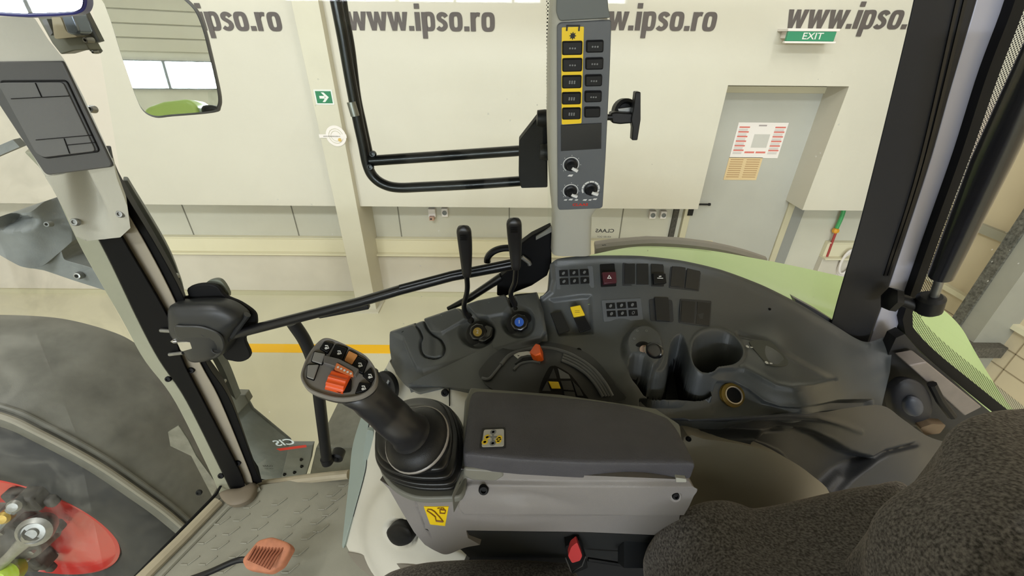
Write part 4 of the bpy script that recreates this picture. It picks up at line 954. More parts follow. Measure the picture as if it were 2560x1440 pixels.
slab('back_plate', sm_px([(436, 748), (468, 742), (468, 722), (500, 711), (540, 716), (562, 741), (600, 758), (634, 782), (641, 802), (637, 820), (612, 848), (626, 888), (608, 904), (580, 903), (556, 888), (520, 800), (470, 790)], 4), 0.925, 0.012, MATS['soft_black'], hh, bevel=0.003)
slab('rear_flap', sm_px([(512, 712), (535, 699), (556, 706), (572, 742), (530, 745)], 4), 0.945, 0.01, mat('flap_grey', (112, 116, 104), 0.6), hh)
MB().pebble([P(x, y, y=0.90) for x, y in sm_px([(434, 795), (437, 758), (470, 752), (540, 750), (580, 760), (612, 784), (610, 800), (592, 822), (580, 856), (560, 884), (520, 898), (488, 896), (470, 866), (440, 830)], 4)], (0.05, -1, 0.25), 0.045, 0.02, k=3.4).build('cover', mat('housing_grey', (42, 43, 43), 0.4, spec=0.35), hh)
hy = 0.853
plate('face', sm_px([(437, 815), (455, 814), (510, 817), (552, 836), (562, 868), (545, 892), (510, 897), (484, 890), (462, 856), (442, 838)], 4), lambda a_, b_: hy+0.02*((b_-815)/80), 0.003, mat('face_grey', (40, 41, 40), 0.45), hh, bevel=0.003)
for q, r_ in (((515, 829), 13), ((542, 873), 12)):
    c = P(*q, y=hy+0.012); MB().lathe(c, CAM-c, [(pxr(r_, q[1], hy), -0.004), (pxr(r_, q[1], hy), 0.001), (pxr(r_*0.8, q[1], hy), 0.0015), (pxr(r_*0.75, q[1], hy), -0.001), (0.0001, -0.001)], 24).build('plug', MATS['housing_grey'], hh)
plate('latch_opening', round_px([(448, 850), (470, 838), (490, 852), (484, 878), (468, 880)], 4), hy+0.012, 0.003, MATS['soft_black'], hh)
slab('chrome_catch', round_px([(441, 856), (476, 854), (482, 872), (455, 880), (450, 876)], 3), hy+0.004, 0.012, MATS['chrome'], hh, bevel=0.002)
MB().tube([P(402, 826, y=0.88), P(432, 828, y=0.875)], 0.005, 10).build('pin', MATS['steel'], hh)
MB().tube([P(424, 886, y=0.88), P(458, 882, y=0.875)], 0.005, 10).build('pin', MATS['steel'], hh)
MB().lathe(P(433, 853, y=0.865), (-1, -0.5, 0.2), [(0.006, -0.01), (0.006, 0), (0.0001, 0.006)], 12).build('catch_stud', MATS['chrome'], hh)
MB().tube(spline([P(568, 848, y=0.88), P(580, 838, y=0.89), P(618, 786, y=0.90)], 4), 0.009, 10).build('collar', MATS['housing_grey'], hh)
# black latch assembly where the bar meets the control pillar
la = thing('latch_assembly', 'black latch assembly between the bar and the control pillar', 'latch', P(1310, 700, y=0.95))
slab('latch_plate', [(1300, 612), (1330, 590), (1379, 566), (1379, 660), (1368, 690), (1330, 715), (1262, 742), (1242, 740), (1243, 700), (1290, 660)], 0.94, 0.03, MATS['pillar_black'], la, bevel=0.004)
MB().tube(spline([P(1238+50*math.cos(t)*1.0+30, 652-32*math.sin(t), y=0.96) for t in np.linspace(0.3, math.pi+0.1, 12)], 3), 0.009, 10).build('latch_loop', MATS['black_paint'], la)
MB().tube([P(1120, 772, y=0.95), P(1170, 748, y=0.95), P(1255, 692, y=0.95)], [0.006, 0.010, 0.012], 12).build('operating_rod', MATS['black_paint'], la)
MB().tube([P(1305, 642, y=0.93), P(1322, 655, y=0.93), P(1325, 662, y=0.93)], 0.006, 10).build('clevis', MATS['steel'], la)
strip([(1340, 592), (1379, 568)], [(1340, 600), (1379, 580)], 0.935, 0.01, 'pale_edge', MATS['trim_grey'], la)
# window catch right of the control pillar
wc = thing('window_catch', 'black window catch on the rear side pane beside the control pillar', 'catch', P(1560, 350, y=0.95))
slab('grip_blade', round_px([(1589, 230), (1602, 230), (1602, 300), (1594, 351), (1580, 351), (1582, 320), (1578, 300), (1584, 270)], 3), 0.90, 0.02, MATS['black_plastic'], wc, bevel=0.003)
slab('arm', round_px([(1527, 283), (1540, 280), (1584, 283), (1584, 308), (1550, 311), (1530, 308)], 5), 0.905, 0.025, MATS['black_plastic'], wc, bevel=0.004)
MB().tube([P(1518, 293, y=0.91), P(1530, 293, y=0.91)], 0.006, 10).build('spindle', MATS['black_plastic'], wc)
MB().lathe(P(1560, 277, y=0.945), (0.1, -1, 0.1), [(0.024, -0.01), (0.024, 0.012), (0.018, 0.016), (0.014, 0.006), (0.0001, 0.006)], 28).build('round_base', MATS['rubber'], wc)
slab('metal_tongue', [(1545, 272), (1580, 268), (1584, 282), (1550, 290)], 0.925, 0.004, MATS['steel'], wc)
# ================================================================ side console
SZ = 2.2
def yz(px, py, z): return P(px, py, z=z).y
cctrl = [(1330, 700, .90), (1380, 655, .905), (1500, 640, .91), (1650, 645, .91), (1800, 680, .915), (1950, 740, .915), (2040, 790, .91), (2130, 848, .90), (2232, 850, .885),
         (1380, 830, .775), (1450, 838, .77), (1600, 820, .78), (1740, 828, .785), (1600, 730, .845), (1450, 735, .84), (1900, 800, .85), (2020, 850, .83), (2130, 920, .81), (2210, 940, .82),
         (1830, 835, .795), (1950, 872, .745), (2088, 950, .70), (2140, 990, .72), (2200, 1010, .76),
         (1780, 900, yz(1780, 900, 2.205)), (1900, 930, yz(1900, 930, 2.2)), (2000, 965, yz(2000, 965, 2.2)),
         (1325, 840, .79), (1600, 880, .715), (1680, 880, .72), (1560, 930, .655), (1380, 900, .675), (1200, 900, .70), (1250, 960, .635), (1100, 940, .71), (1400, 990, .62), (1540, 995, .62), (1240, 1000, .60),
         (1838, 988, yz(1838, 988, 2.15)), (1700, 1045, .60), (1830, 1042, .60), (1950, 1035, .605), (2080, 1022, .615), (1620, 1020, .605), (1740, 1010, .625), (2200, 1060, .68), (2320, 1090, .70)]
CS = tps(cctrl)
con = thing('side_console', 'large dark grey moulded side console with switch banks and cup holder', 'console', P(1700, 1045, y=0.62))
mod = thing('lever_console', 'dark grey lever module with two rotary knobs at the front of the console', 'console', P(1100, 975, y=0.7))
row0 = [(1352, 742), (1362, 738), (1372, 720), (1374, 690), (1378, 662), (1392, 650), (1430, 643), (1500, 640), (1600, 641), (1700, 652), (1800, 675), (1900, 712), (1990, 757), (2060, 800), (2130, 845), (2168, 856), (2226, 838), (2232, 850)]
row1 = [(1340, 800), (1370, 800), (1500, 780), (1700, 780), (1850, 800), (1950, 830), (2050, 880), (2130, 920), (2225, 930)]
row2 = [(1190, 880), (1300, 850), (1400, 845), (1550, 840), (1700, 845), (1850, 870), (1950, 905), (2070, 960), (2150, 985), (2208, 1000)]
row3 = [(1020, 960), (1180, 975), (1240, 1000), (1400, 1000), (1550, 1010), (1620, 1046), (1700, 1047), (1800, 1044), (1900, 1037), (2000, 1030), (2060, 1030), (2120, 1022), (2204, 1018)]
cup = sm_px([(1731, 885), (1735, 858), (1752, 836), (1785, 829), (1815, 836), (1840, 856), (1853, 880), (1847, 898), (1830, 909), (1808, 913), (1787, 916), (1776, 926), (1758, 929), (1742, 918), (1734, 905)], 4)
tray = sm_px([(1572, 905), (1580, 940), (1596, 962), (1620, 992), (1665, 995), (1740, 996), (1775, 990), (1790, 968), (1788, 952), (1760, 945), (1738, 930), (1722, 905), (1712, 860), (1700, 838), (1682, 852), (1675, 880), (1668, 915), (1650, 932), (1620, 925), (1600, 905)], 3)
shelf_edge = [(1776, 928), (1792, 920), (1830, 921), (1862, 920), (1900, 940), (1940, 962), (1980, 970), (2030, 966), (2088, 952)]
foot_edge = [(1790, 955), (1835, 957), (1870, 975), (1910, 1005), (1950, 1019), (2000, 1020), (2060, 1010), (2095, 1002)]
shelf_top = [(1845, 836), (1910, 850), (1935, 862), (1990, 898), (2085, 948)]
ign = ring_px(1606, 876, 42, 50, 28, -8)
def f_cup(x, y): return -0.10*sstep(3.0, -4.0, sdp(x, y, cup))
def f_tray(x, y): return -0.095*sstep(4.0, -8.0, sdp(x, y, tray))
def f_rim(x, y): return 0.004*np.exp(-((sdp(x, y, cup)-6)/6)**2)
def f_ign(x, y): return 0.022*sstep(14, -3, sdp(x, y, ign))
def f_shelf(x, y):   # drop from the shelf to the lower level
    band = shelf_edge+foot_edge[::-1]
    low = foot_edge+[(2180, 1000), (2180, 1060), (1600, 1060), (1600, 1000), (1700, 1000), (1785, 990)]
    return -0.016*sstep(4, -4, sdp(x, y, low))+0.0055*np.exp(-(sdl(x, y, shelf_edge)/8)**2)+0.0045*np.exp(-(sdl(x, y, foot_edge)/7)**2)*0.3
def f_step(x, y): return -0.006*np.exp(-(sdl(x, y, shelf_top)/6)**2)
def f_ridge(x, y): return 0.006*np.exp(-(sdl(x, y, [(1395, 652), (1500, 646), (1600, 647), (1700, 659), (1800, 682), (1900, 720), (1990, 765), (2060, 806), (2165, 862)])/9)**2)
def f_left(x, y): return 0.008*np.exp(-(sdl(x, y, [(1378, 662), (1382, 700), (1376, 728), (1355, 745)])/6)**2)
def f_recess(x, y):  # shallow recess around the left rockers
    return -0.008*sstep(8, -6, sdp(x, y, [(1376, 752), (1455, 742), (1475, 742), (1478, 800), (1480, 830), (1400, 835)]))
relief('console_body', [row0, row1, row2, row3], CS, 680, [70, 70, 100], [(f_rim, None), (f_ign, None), (f_shelf, None), (f_step, None), (f_ridge, None), (f_left, None), (f_recess, None), (f_cup, (0, 0.25, 1)), (f_tray, (0, 0.15, 1))],
       MATS['console'], con, back=(0, 0.03, -0.10), smooth=70, mat2=[(lambda x, y: sdp(x, y, tray) < -2.5, MATS['rubber']), (lambda x, y: sdp(x, y, cup) < -5, MATS['soft_black'])])  # tray and cup insides coloured black to deepen the shade in them
# front lip below: vertical face under the console edge
def cplate(name, pts, h, m, parent=con, **k): return plate(name, pts, CS, h, MATS[m] if isinstance(m, str) else m, parent, **k)
# --- switch banks
def bank(outline, cols, rows, icons=None, m='panel_grey'):
    """small keypad: frame and keys inside an outline quad (tl, tr, br, bl)"""
    cplate('keypad_frame', round_px(outline, 3), 0.0015, m, bevel=0.0006)
    tl, tr, br, bl = [np.array(p, float) for p in outline]
    def at(u, v): return tuple((tl*(1-u)+tr*u)*(1-v)+(bl*(1-u)+br*u)*v)
    for r in range(rows):
        for c in range(cols):
            u0 = 0.10+0.82*c/cols; u1 = u0+0.82/cols*0.82; v0 = 0.16+0.74*r/rows; v1 = v0+0.74/rows*0.74
            k = cplate('key', [at(u0, v0), at(u1, v0), at(u1, v1), at(u0, v1)], 0.0035, 'button', bevel=0.0006)
            x, y = at((u0+u1)/2, (v0+v1)/2); q = P(x, y, y=CS(x, y)); s = 0.0011
            n = normal_of([P(*at(u0, v0), y=CS(*at(u0, v0))), P(*at(u1, v0), y=CS(*at(u1, v0))), P(*at(u1, v1), y=CS(*at(u1, v1)))])
            mbk = MB(); a = n.cross(Vector((1, 0, 0))).normalized()
            mbk.lathe(q+n*0.0036, n, [(0.0030, 0), (0.0030, 0.0002), (0.0020, 0.0002), (0.0020, 0)], 10, sx=1.5)
            mbk.build('symbol', MATS['print_grey'], k, smooth=0)
bank([(1388, 668), (1482, 665), (1486, 719), (1392, 724)], 3, 2)
bank([(1503, 751), (1602, 745), (1608, 800), (1509, 804)], 3, 2)
def rocker(name, quad, h=0.003, m='button', inset=True):
    return cplate(name, quad, h, m, bevel=0.001)
def blank(quads, frame):
    cplate('bank_frame', round_px(frame, 3), 0.0015, 'console_dark', bevel=0.0005)
    for q in quads: cplate('blank_switch', q, 0.0028, mat('blank', (32, 33, 34), 0.45), bevel=0.0008)
# upper row
cplate('rocker_frame', round_px([(1499, 661), (1536, 659), (1541, 716), (1502, 718)], 3), 0.0015, 'button', bevel=0.0005)
hz = cplate('hazard_switch', [(1503, 684), (1537, 683), (1539, 710), (1507, 713)], 0.012, mat('hazard', (74, 30, 40), 0.4), bevel=0.0015)
def sym(px, py, parent, shape, m='print_white', off=0.0125, size=0.0045):
    q = P(px, py, y=CS(px, py)); t = [P(px+a, py+b, y=CS(px+a, py+b)) for a, b in ((-6, -6), (6, -6), (0, 8))]
    n = normal_of(t); rgt = (Vector((1, 0, 0))-n*n.x).normalized(); up = n.cross(rgt); up = up if up.z > 0 else -up
    q = q+n*off; mb = MB()
    for poly in shape:
        p3 = [q+rgt*(a*size)+up*(b*size) for a, b in poly]
        mb.prism(p3, n*0.0003)
    return mb.build('symbol', MATS[m], parent, smooth=0)
def hollow(pts, k):
    n = len(pts); return [[pts[i], pts[(i+1) % n], (pts[(i+1) % n][0]*k, pts[(i+1) % n][1]*k), (pts[i][0]*k, pts[i][1]*k)] for i in range(n)]
sym(1520, 697, hz, hollow([(-1.2, -0.8), (1.2, -0.8), (0, 1.3)], 0.5))
blank([[(1561, 661), (1587, 660), (1587, 710), (1560, 712)], [(1591, 660), (1620, 660), (1621, 712), (1591, 712)], [(1626, 660), (1657, 660), (1659, 716), (1628, 716)]], [(1556, 657), (1659, 658), (1660, 717), (1556, 715)])
wsw = cplate('washer_switch', [(1627, 686), (1658, 687), (1661, 711), (1630, 713)], 0.012, 'button', bevel=0.0015)
sym(1644, 697, wsw, [[(-1.6, -0.6), (1.6, -0.6), (1.6, -0.2), (-1.6, -0.2)], [(-0.5, 0.2), (0.8, 0.5), (0.6, 1.0), (-0.7, 0.7)]])
blank([[(1679, 666), (1713, 668), (1708, 719), (1674, 716)], [(1717, 668), (1750, 672), (1744, 726), (1711, 721)]], [(1676, 661), (1753, 668), (1747, 729), (1672, 720)])
# lower row
cplate('rocker_bezel', [(1376, 784), (1403, 780), (1425, 826), (1397, 836)], 0.002, 'blank', bevel=0.001)
cplate('rocker_bezel', [(1427, 778), (1454, 778), (1478, 822), (1450, 832)], 0.003, 'button', bevel=0.001)
ysw = cplate('yellow_rocker', [(1425, 770), (1450, 765), (1462, 790), (1434, 795)], 0.016, 'yellow', bevel=0.0015)
sym(1443, 780, ysw, [[(-1.2, -0.8), (1.2, -0.8), (1.2, -0.5), (-1.2, -0.5)], [(-1.2, 0.1), (1.2, 0.1), (1.2, 0.3), (-1.2, 0.3)]], 'brass', 0.0165)
b = con.children[-1]
sym(1456, 807, con, [[(-0.5, 0.2), (0.5, 0.2), (0.5, 1.2), (-0.5, 1.2)], [(-1.4, -0.9), (-0.9, -0.9), (-0.9, -0.1), (-1.4, -0.5)], [(1.4, -0.9), (0.9, -0.9), (0.9, -0.1), (1.4, -0.5)], [(-0.9, -0.2), (0.9, -0.2), (0.5, 0.1), (-0.5, 0.1)]], 'print_white', 0.0035, 0.005)
cplate('rocker_frame', round_px([(1622, 748), (1680, 750), (1684, 806), (1626, 803)], 6), 0.0015, 'console_dark', bevel=0.0006)
cplate('blank_switch', [(1634, 745), (1669, 746), (1673, 805), (1639, 802)], 0.005, 'blank', bevel=0.001)
blank([[(1703, 752), (1737, 755), (1733, 808), (1700, 805)], [(1742, 755), (1775, 759), (1772, 815), (1738, 810)]], [(1700, 747), (1778, 753), (1775, 817), (1697, 807)])
for q in ((1780, 678), (1924, 773)): screw(q[0], q[1], CS(*q), 3.2, con, 'screw', MATS['soft_black'], (0, -0.7, 0.7), 0.002)
# --- ignition switch and key
n_ig = Vector((-0.05, -0.72, 0.69))
ic = P(1607, 876, y=CS(1607, 876)-0.016); 
ig = MB().lathe(ic, n_ig, [(0.019, -0.006), (0.019, 0.004), (0.016, 0.006), (0.0001, 0.006)], 28).build('key_switch', MATS['black_plastic'], con)
MB().lathe(ic+n_ig*0.006, n_ig, [(0.010, 0), (0.010, 0.008), (0.0001, 0.008)], 20).build('lock_barrel', mat('barrel', (176, 150, 130), 0.35, metal=0.5), ig)
kc = ic+n_ig*0.016
ky = thing('ignition_key', 'black headed key standing in the ignition switch of the console', 'key', kc)
rg = Vector((1, 0, 0)); ug = n_ig.cross(rg)
ug = ug if ug.z > 0 else -ug
MB().prism([kc+rg*a+ug*b_ for a, b_ in ((-0.003, -0.006), (0.001, -0.006), (0.001, 0.006), (-0.003, 0.006))], n_ig*0.012-n_ig*0.0).build('blade', MATS['chrome'], ky)
ax = (rg*0.6-ug*0.15+n_ig*0.8).normalized(); 
MB().pebble([kc+n_ig*0.008+ax*(0.020+0.020*math.cos(t))+ug*0.017*math.sin(t) for t in np.linspace(0, 2*math.pi, 24, False)], ax.cross(ug), 0.004, 0.004, k=4).build('key_head', mat('key_black', (16, 16, 18), 0.2, coat=0.5), ky)
for (a, b_) in ((1586, 842), (1610, 842), (1579, 864)):
    sym(a, b_, con, hollow([(math.cos(t), math.sin(t)) for t in np.linspace(0, 6.28, 8, False)], 0.6), 'print_grey', 0.0225, 0.0028)
# --- lighter socket, oval inlay
sk = MB().lathe(P(1838, 987, y=CS(1838, 987)-0.001), Vector((0.08, -0.62, 0.78)), [(0.027, -0.014), (0.027, -0.0125), (0.0225, -0.0125)], 36).build('socket_ring', mat('olive_brass', (122, 98, 34), 0.5), con)
sn = Vector((0.06, -0.6, 0.8)).normalized(); sc_ = P(1838, 987, y=CS(1838, 987))-sn*0.010
MB().lathe(sc_, sn, [(0.0265, 0), (0.0265, 0.0035), (0.025, 0.0045), (0.019, 0.0045), (0.019, 0)], 40).build('yellow_ring', MATS['olive_brass'], sk)
MB().lathe(sc_, sn, [(0.019, 0), (0.019, 0.0065), (0.0165, 0.0065), (0.0158, 0)], 40).build('silver_ring', mat('silver_soft', (190, 178, 160), 0.3, metal=0.6), sk)
MB().lathe(sc_, sn, [(0.0160, 0.005), (0.0001, 0.0045)], 24).build('socket_bore', MATS['soft_black'], sk)
oval = sm_px([(1872, 856), (1898, 852), (1930, 858), (1958, 888), (1970, 906), (1962, 915), (1940, 917), (1920, 912), (1896, 888)], 4)
cplate('oval_inlay', oval, 0.0016, mat('inlay', (62, 64, 56), 0.55), bevel=0.0006)
for q in ((1871, 869), (1919, 909)):
    sym(q[0], q[1], con, [[(-1.5, -0.9), (-0.3, -1.3), (0.2, 0), (-0.4, 1.4), (-1.6, 0.8)], [(0.5, -1.2), (2.0, -1.5), (2.2, -0.6), (0.9, -0.2)]], 'print_white', 0.003, 0.0035)
# --- armrest pivot dial: half round plate with orange slider and yellow switch
dial_out = sm_px([(1200, 940), (1210, 915), (1240, 885), (1290, 862), (1350, 858), (1420, 870), (1470, 890), (1510, 925), (1540, 965), (1560, 1000), (1450, 1005), (1300, 1000), (1230, 975)], 4)
ds_ = lambda a, b_: CS(a, b_)-0.004
dl_ = thing('hand_throttle_dial', 'half round dial plate with orange slider and fan of switches behind the armrest', 'dial', P(1380, 1000, y=0.62))
patch('dial_plate', dial_out, CS, 0.006, MATS['console_dark'], dl_, sink=0.004)
arc_o = [(1252, 912), (1275, 888), (1315, 873), (1360, 870), (1410, 880), (1450, 899), (1485, 925), (1512, 958), (1530, 990)]
for k in range(4):
    pts_ = [(1360+(x-1360)*(1-0.045*k), 1000+(y-1000)*(1-0.055*k)) for x, y in (arc_o if k == 0 else arc_o[4:])]
    MB().tube(spline([P(x, y, y=CS(x, y)-0.009) for x, y in pts_], 6), 0.0035 if k else 0.0045, 10).build('arc_rib', MATS['panel_grey'], dl_)
MB().tube(spline([P(x, y, y=CS(x, y)-0.008) for x, y in [(1252, 912), (1238, 930), (1222, 947), (1205, 945)]], 6), 0.003, 8).build('arc_rib', MATS['panel_grey'], dl_)
MB().tube(spline([P(x, y, y=CS(x, y)-0.008) for x, y in [(1284, 924), (1300, 910), (1325, 904), (1350, 906)]], 6), 0.0028, 8).build('slot_edge', MATS['panel_grey'], dl_)
plate('scale', [(1284, 893), (1296, 888), (1320, 885), (1345, 888), (1343, 894), (1320, 893), (1303, 897), (1296, 903)], CS, 0.0075, MATS['print_white'], dl_, sink=0)
plate('scale_mark', [(1292, 892), (1298, 890), (1300, 896), (1296, 898)], CS, 0.0079, MATS['print_black'], dl_, sink=0)
plate('slider', [(1334, 904), (1344, 888), (1350, 881), (1360, 884), (1362, 906), (1348, 912)], CS, 0.026, MATS['orange'], dl_, sink=0, bevel=0.002)
plate('slot', [(1288, 916), (1310, 900), (1345, 896), (1345, 903), (1310, 908), (1294, 920)], CS, 0.0066, MATS['soft_black'], dl_, sink=0)
fan = [(1346, 985), (1352, 960), (1372, 924), (1382, 918), (1392, 920), (1425, 940), (1460, 985), (1460, 1000), (1346, 1000)]
patch('fan_recess', sm_px(fan, 3), CS, 0.0072, MATS['soft_black'], dl_, sink=0)
for pg in ([(1382, 922), (1390, 948), (1370, 948)], [(1391, 922), (1418, 938), (1423, 948), (1397, 948)], [(1398, 952), (1424, 952), (1432, 976), (1405, 974)], [(1428, 952), (1446, 970), (1456, 990), (1440, 990)], [(1352, 978), (1366, 952), (1374, 978)], [(1407, 978), (1434, 980), (1438, 1000), (1410, 998)]):
    plate('switch_pad', pg, CS, 0.0090, MATS['panel_grey'] if pg[0][0] in (1391,) else mat('pad_dark', (46, 48, 50), 0.4), dl_, sink=0, bevel=0.0008)
yb_ = plate('yellow_button', [(1368, 953), (1392, 954), (1398, 971), (1376, 971)], CS, 0.012, MATS['yellow'], dl_, sink=0, bevel=0.001)
screw(1447, 877, CS(1447, 877)-0.003, 7, dl_, 'screw', MATS['soft_black'], (0, -0.7, 0.7), 0.003)
# ---- lever module
mctrl = [(975, 835, .885), (1010, 822, .885), (1100, 790, .885), (1230, 750, .885), (1345, 735, .885), (1060, 925, .765), (1200, 895, .738), (1340, 845, .750), (1368, 800, .782),
         (1000, 880, .83), (1150, 840, .82), (1280, 800, .82), (975, 880, .86), (985, 930, .80), (1010, 955, .745), (1045, 976, .70), (1100, 968, .685), (1170, 958, .68), (1240, 950, .66), (1100, 935, .73), (1280, 905, .70), (1370, 860, .745)]
MS = tps(mctrl)
mrow0 = [(974, 836), (980, 828), (1020, 815), (1060, 800), (1130, 775), (1200, 757), (1260, 740), (1320, 733), (1345, 738)]
mrow1 = [(974, 870), (1010, 880), (1080, 860), (1200, 820), (1300, 790), (1360, 782)]
mrow2 = [(980, 910), (1020, 925), (1050, 938), (1110, 925), (1200, 900), (1300, 868), (1368, 838)]
mrow3 = [(990, 935), (1010, 958), (1040, 978), (1060, 978), (1110, 970), (1180, 960), (1230, 955), (1300, 930), (1372, 880)]
edge_m = [(985, 836), (1012, 850), (1030, 890), (1044, 925), (1060, 936), (1110, 925), (1160, 910), (1300, 868), (1352, 852), (1366, 830), (1362, 790), (1348, 752)]
keyh = sm_px([(1040, 812), (1060, 800), (1072, 825), (1086, 840), (1104, 852), (1114, 874), (1108, 892), (1090, 899), (1070, 896), (1058, 882), (1056, 862), (1060, 848), (1052, 828)], 4)
face_m = [(980, 832), (1012, 850), (1044, 925), (1060, 934), (1110, 923), (1300, 866), (1350, 850), (1364, 830), (1360, 790), (1345, 735), (1200, 757)]
def m_face(x, y): return 0.012*sstep(7, -6, sdp(x, y, face_m))
def m_key(x, y):
    d = sdp(x, y, keyh); return -0.009*np.exp(-(d/2.4)**2)-0.005*sstep(22, 0, d)*sstep(-14, 4, x-1090)
def m_dishes(x, y):
    a = np.hypot((x-1198)/1.0, (y-836)/0.9); b_ = np.hypot(x-1300, (y-812)/0.95)
    return -0.014*sstep(50, 32, a)-0.013*sstep(46, 30, b_)
def m_slots(x, y): return -0.012*sstep(5, -3, sdp(x, y, [(1146, 766), (1160, 762), (1182, 792), (1172, 800)]))-0.012*sstep(5, -3, sdp(x, y, [(1268, 738), (1282, 736), (1294, 766), (1280, 772)]))
def m_steps(x, y): return 0.007*sstep(3, -3, sdp(x, y, [(1062, 798), (1140, 772), (1180, 800), (1110, 840), (1084, 836)]))+0.007*sstep(3, -3, sdp(x, y, [(1168, 764), (1262, 738), (1286, 790), (1225, 800), (1200, 800)]))
relief('module_body', [mrow0, mrow1, mrow2, mrow3], MS, 300, [34, 40, 30], [(m_face, None), (m_key, None), (m_dishes, None), (m_slots, None), (m_steps, None)], MATS['console'], mod, back=(0, 0.03, -0.05), smooth=70)
nm = Vector((-0.1, -0.68, 0.72))
for q in ((1009, 832), (1315, 741)): screw(q[0], q[1], MS(*q)-0.009, 5, mod, 'screw', MATS['soft_black'], nm, 0.003)
def knob(px, py, cap, label, name='pillar_knob'):
    c = P(px, py, y=MS(px, py)-0.004)
    k = thing('rotary_knob', label, 'knob', c)
    MB().lathe(c, nm, [(0.031, -0.008), (0.031, 0.0), (0.025, 0.003), (0.0001, 0.003)], 36).build('skirt', MATS['rubber'], k)
    mb = MB().lathe(c, nm, [(0.0215, 0.002), (0.0215, 0.018), (0.018, 0.022), (0.0001, 0.022)], 8); mb.build('grip', mat('gloss_black', (18, 18, 20), 0.25, coat=0.4), k, bevel=0.002)
    MB().lathe(c+nm*0.022, nm, [(0.0105, 0), (0.0105, 0.0015), (0.0001, 0.0015)], 24).build('cap', MATS[cap], k)
    t = nm.cross(Vector((1, 0, 0))).normalized(); t = t if t.z > 0 else -t
    return c, t, k
c, t, k = knob(1198, 834, 'gold', 'black eight sided knob with a gold cap marked 2')
text('digit', '2', MATS['print_white'], c+nm*0.0238, (1, 0, 0), t, 0.012, k, bold=0.01)
plate('thumb_stop', [(1205, 830), (1222, 818), (1238, 824), (1234, 848), (1214, 862), (1196, 858)], MS, 0.014, mat('gloss_black', (18, 18, 20)), mod, bevel=0.004)
c, t, k = knob(1300, 810, 'blue', 'black eight sided knob with a blue cap marked 1')
text('digit', '1', MATS['print_white'], c+nm*0.0238, (1, 0, 0), t, 0.012, k, bold=0.01)
for q in ((1105, 791), (1224, 758)):
    p_ = P(q[0], q[1], y=MS(*q)-0.0165); up_ = nm.cross(Vector((1, 0, 0))).normalized(); up_ = up_ if up_.z > 0 else -up_
    mb = MB().lathe(p_, nm, [(0.0085, 0), (0.0085, 0.0004), (0.0075, 0.0004), (0.0075, 0)], 16); mb.box(p_-Vector((0.003, 0.001, 0.001)), p_+Vector((0.003, 0.0, 0.003)))
    mb.build('symbol', MATS['print_grey'], mod, smooth=0)
# ---- two spool valve levers
def lever(pts, w, label, slot):
    """pts: base, bend, neck, grip bottom, grip top (px, py, y)"""
    L_ = thing('control_lever', label, 'lever', P(*pts[0][:2], y=pts[0][2]))
    q = [P(a, b_, y=y_) for a, b_, y_ in pts]
    MB().tube(spline(q[:4], 6), pxr(6.5, pts[2][1], pts[2][2]), 12).build('stem', MATS['black_paint'], L_)
    MB().pebble([P(x, y, y=MS(x, y)-0.006) for x, y in slot], nm, 0.006, 0.01).build('boot', MATS['rubber'], L_)
    # grip: rounded flat paddle
    a, b_ = q[3], q[4]; ax_ = (b_-a).normalized(); rt = Vector((1, 0, 0)); rt = (rt-ax_*rt.dot(ax_)).normalized(); fw = rt.cross(ax_)
    L0_ = (b_-a).length; mb = MB(); v = []; rings = 22; n = 20
    for i in range(rings+1):
        t = i/rings
        ww = w*(0.72+0.42*math.sin(min(1, t*1.25)*math.pi/2)); ee = 1.0
        if t > 0.86: ee = math.sqrt(max(0.0, 1-((t-0.86)/0.14)**2))
        if t < 0.04: ee = 0.8+0.2*(t/0.04)
        bend = fw*(-0.010*math.sin(t*math.pi))
        c_ = a+ax_*L0_*t+bend
        for j in range(n):
            s = 2*math.pi*j/n; cc, ss = math.cos(s), math.sin(s)
            e = 0.7; v.append(c_+rt*(math.copysign(abs(cc)**e, cc)*ww*ee)+fw*(math.copysign(abs(ss)**e, ss)*ww*0.75*ee))
    f = [[i*n+j, i*n+(j+1) % n, (i+1)*n+(j+1) % n, (i+1)*n+j] for i in range(rings) for j in range(n)]+[list(range(n))[::-1], [rings*n+j for j in range(n)]]
    link('grip', v, f, mat('grip_black', (28, 27, 27), 0.38), L_, smooth=60)
    face_n = (CAM-(a+b_)/2).normalized()
    for k_ in range(3):
        c_ = a+ax_*L0_*(0.86-0.035*k_)-fw*0.0; d_ = fw if fw.dot(face_n) > 0 else -fw
        mb = MB().tube([c_+d_*w*0.83-rt*w*0.5, c_+d_*w*0.86, c_+d_*w*0.83+rt*w*0.5], 0.0012, 6); mb.build('thumb_rib', MATS['soft_black'], L_)
    return L_
lever([(1172, 795, .80), (1160, 768, .80), (1168, 725, .795), (1167, 690, .79), (1158, 563, .765)], pxr(16, 600, .78), 'left one of two black paddle grip levers, above the gold capped knob', ring_px(1174, 795, 9, 14, 16, -20))
lever([(1288, 765, .82), (1277, 735, .82), (1287, 705, .815), (1290, 672, .81), (1284, 544, .785)], pxr(16.5, 600, .80), 'right one of two black paddle grip levers, above the blue capped knob', ring_px(1286, 762, 9, 14, 16, -20))

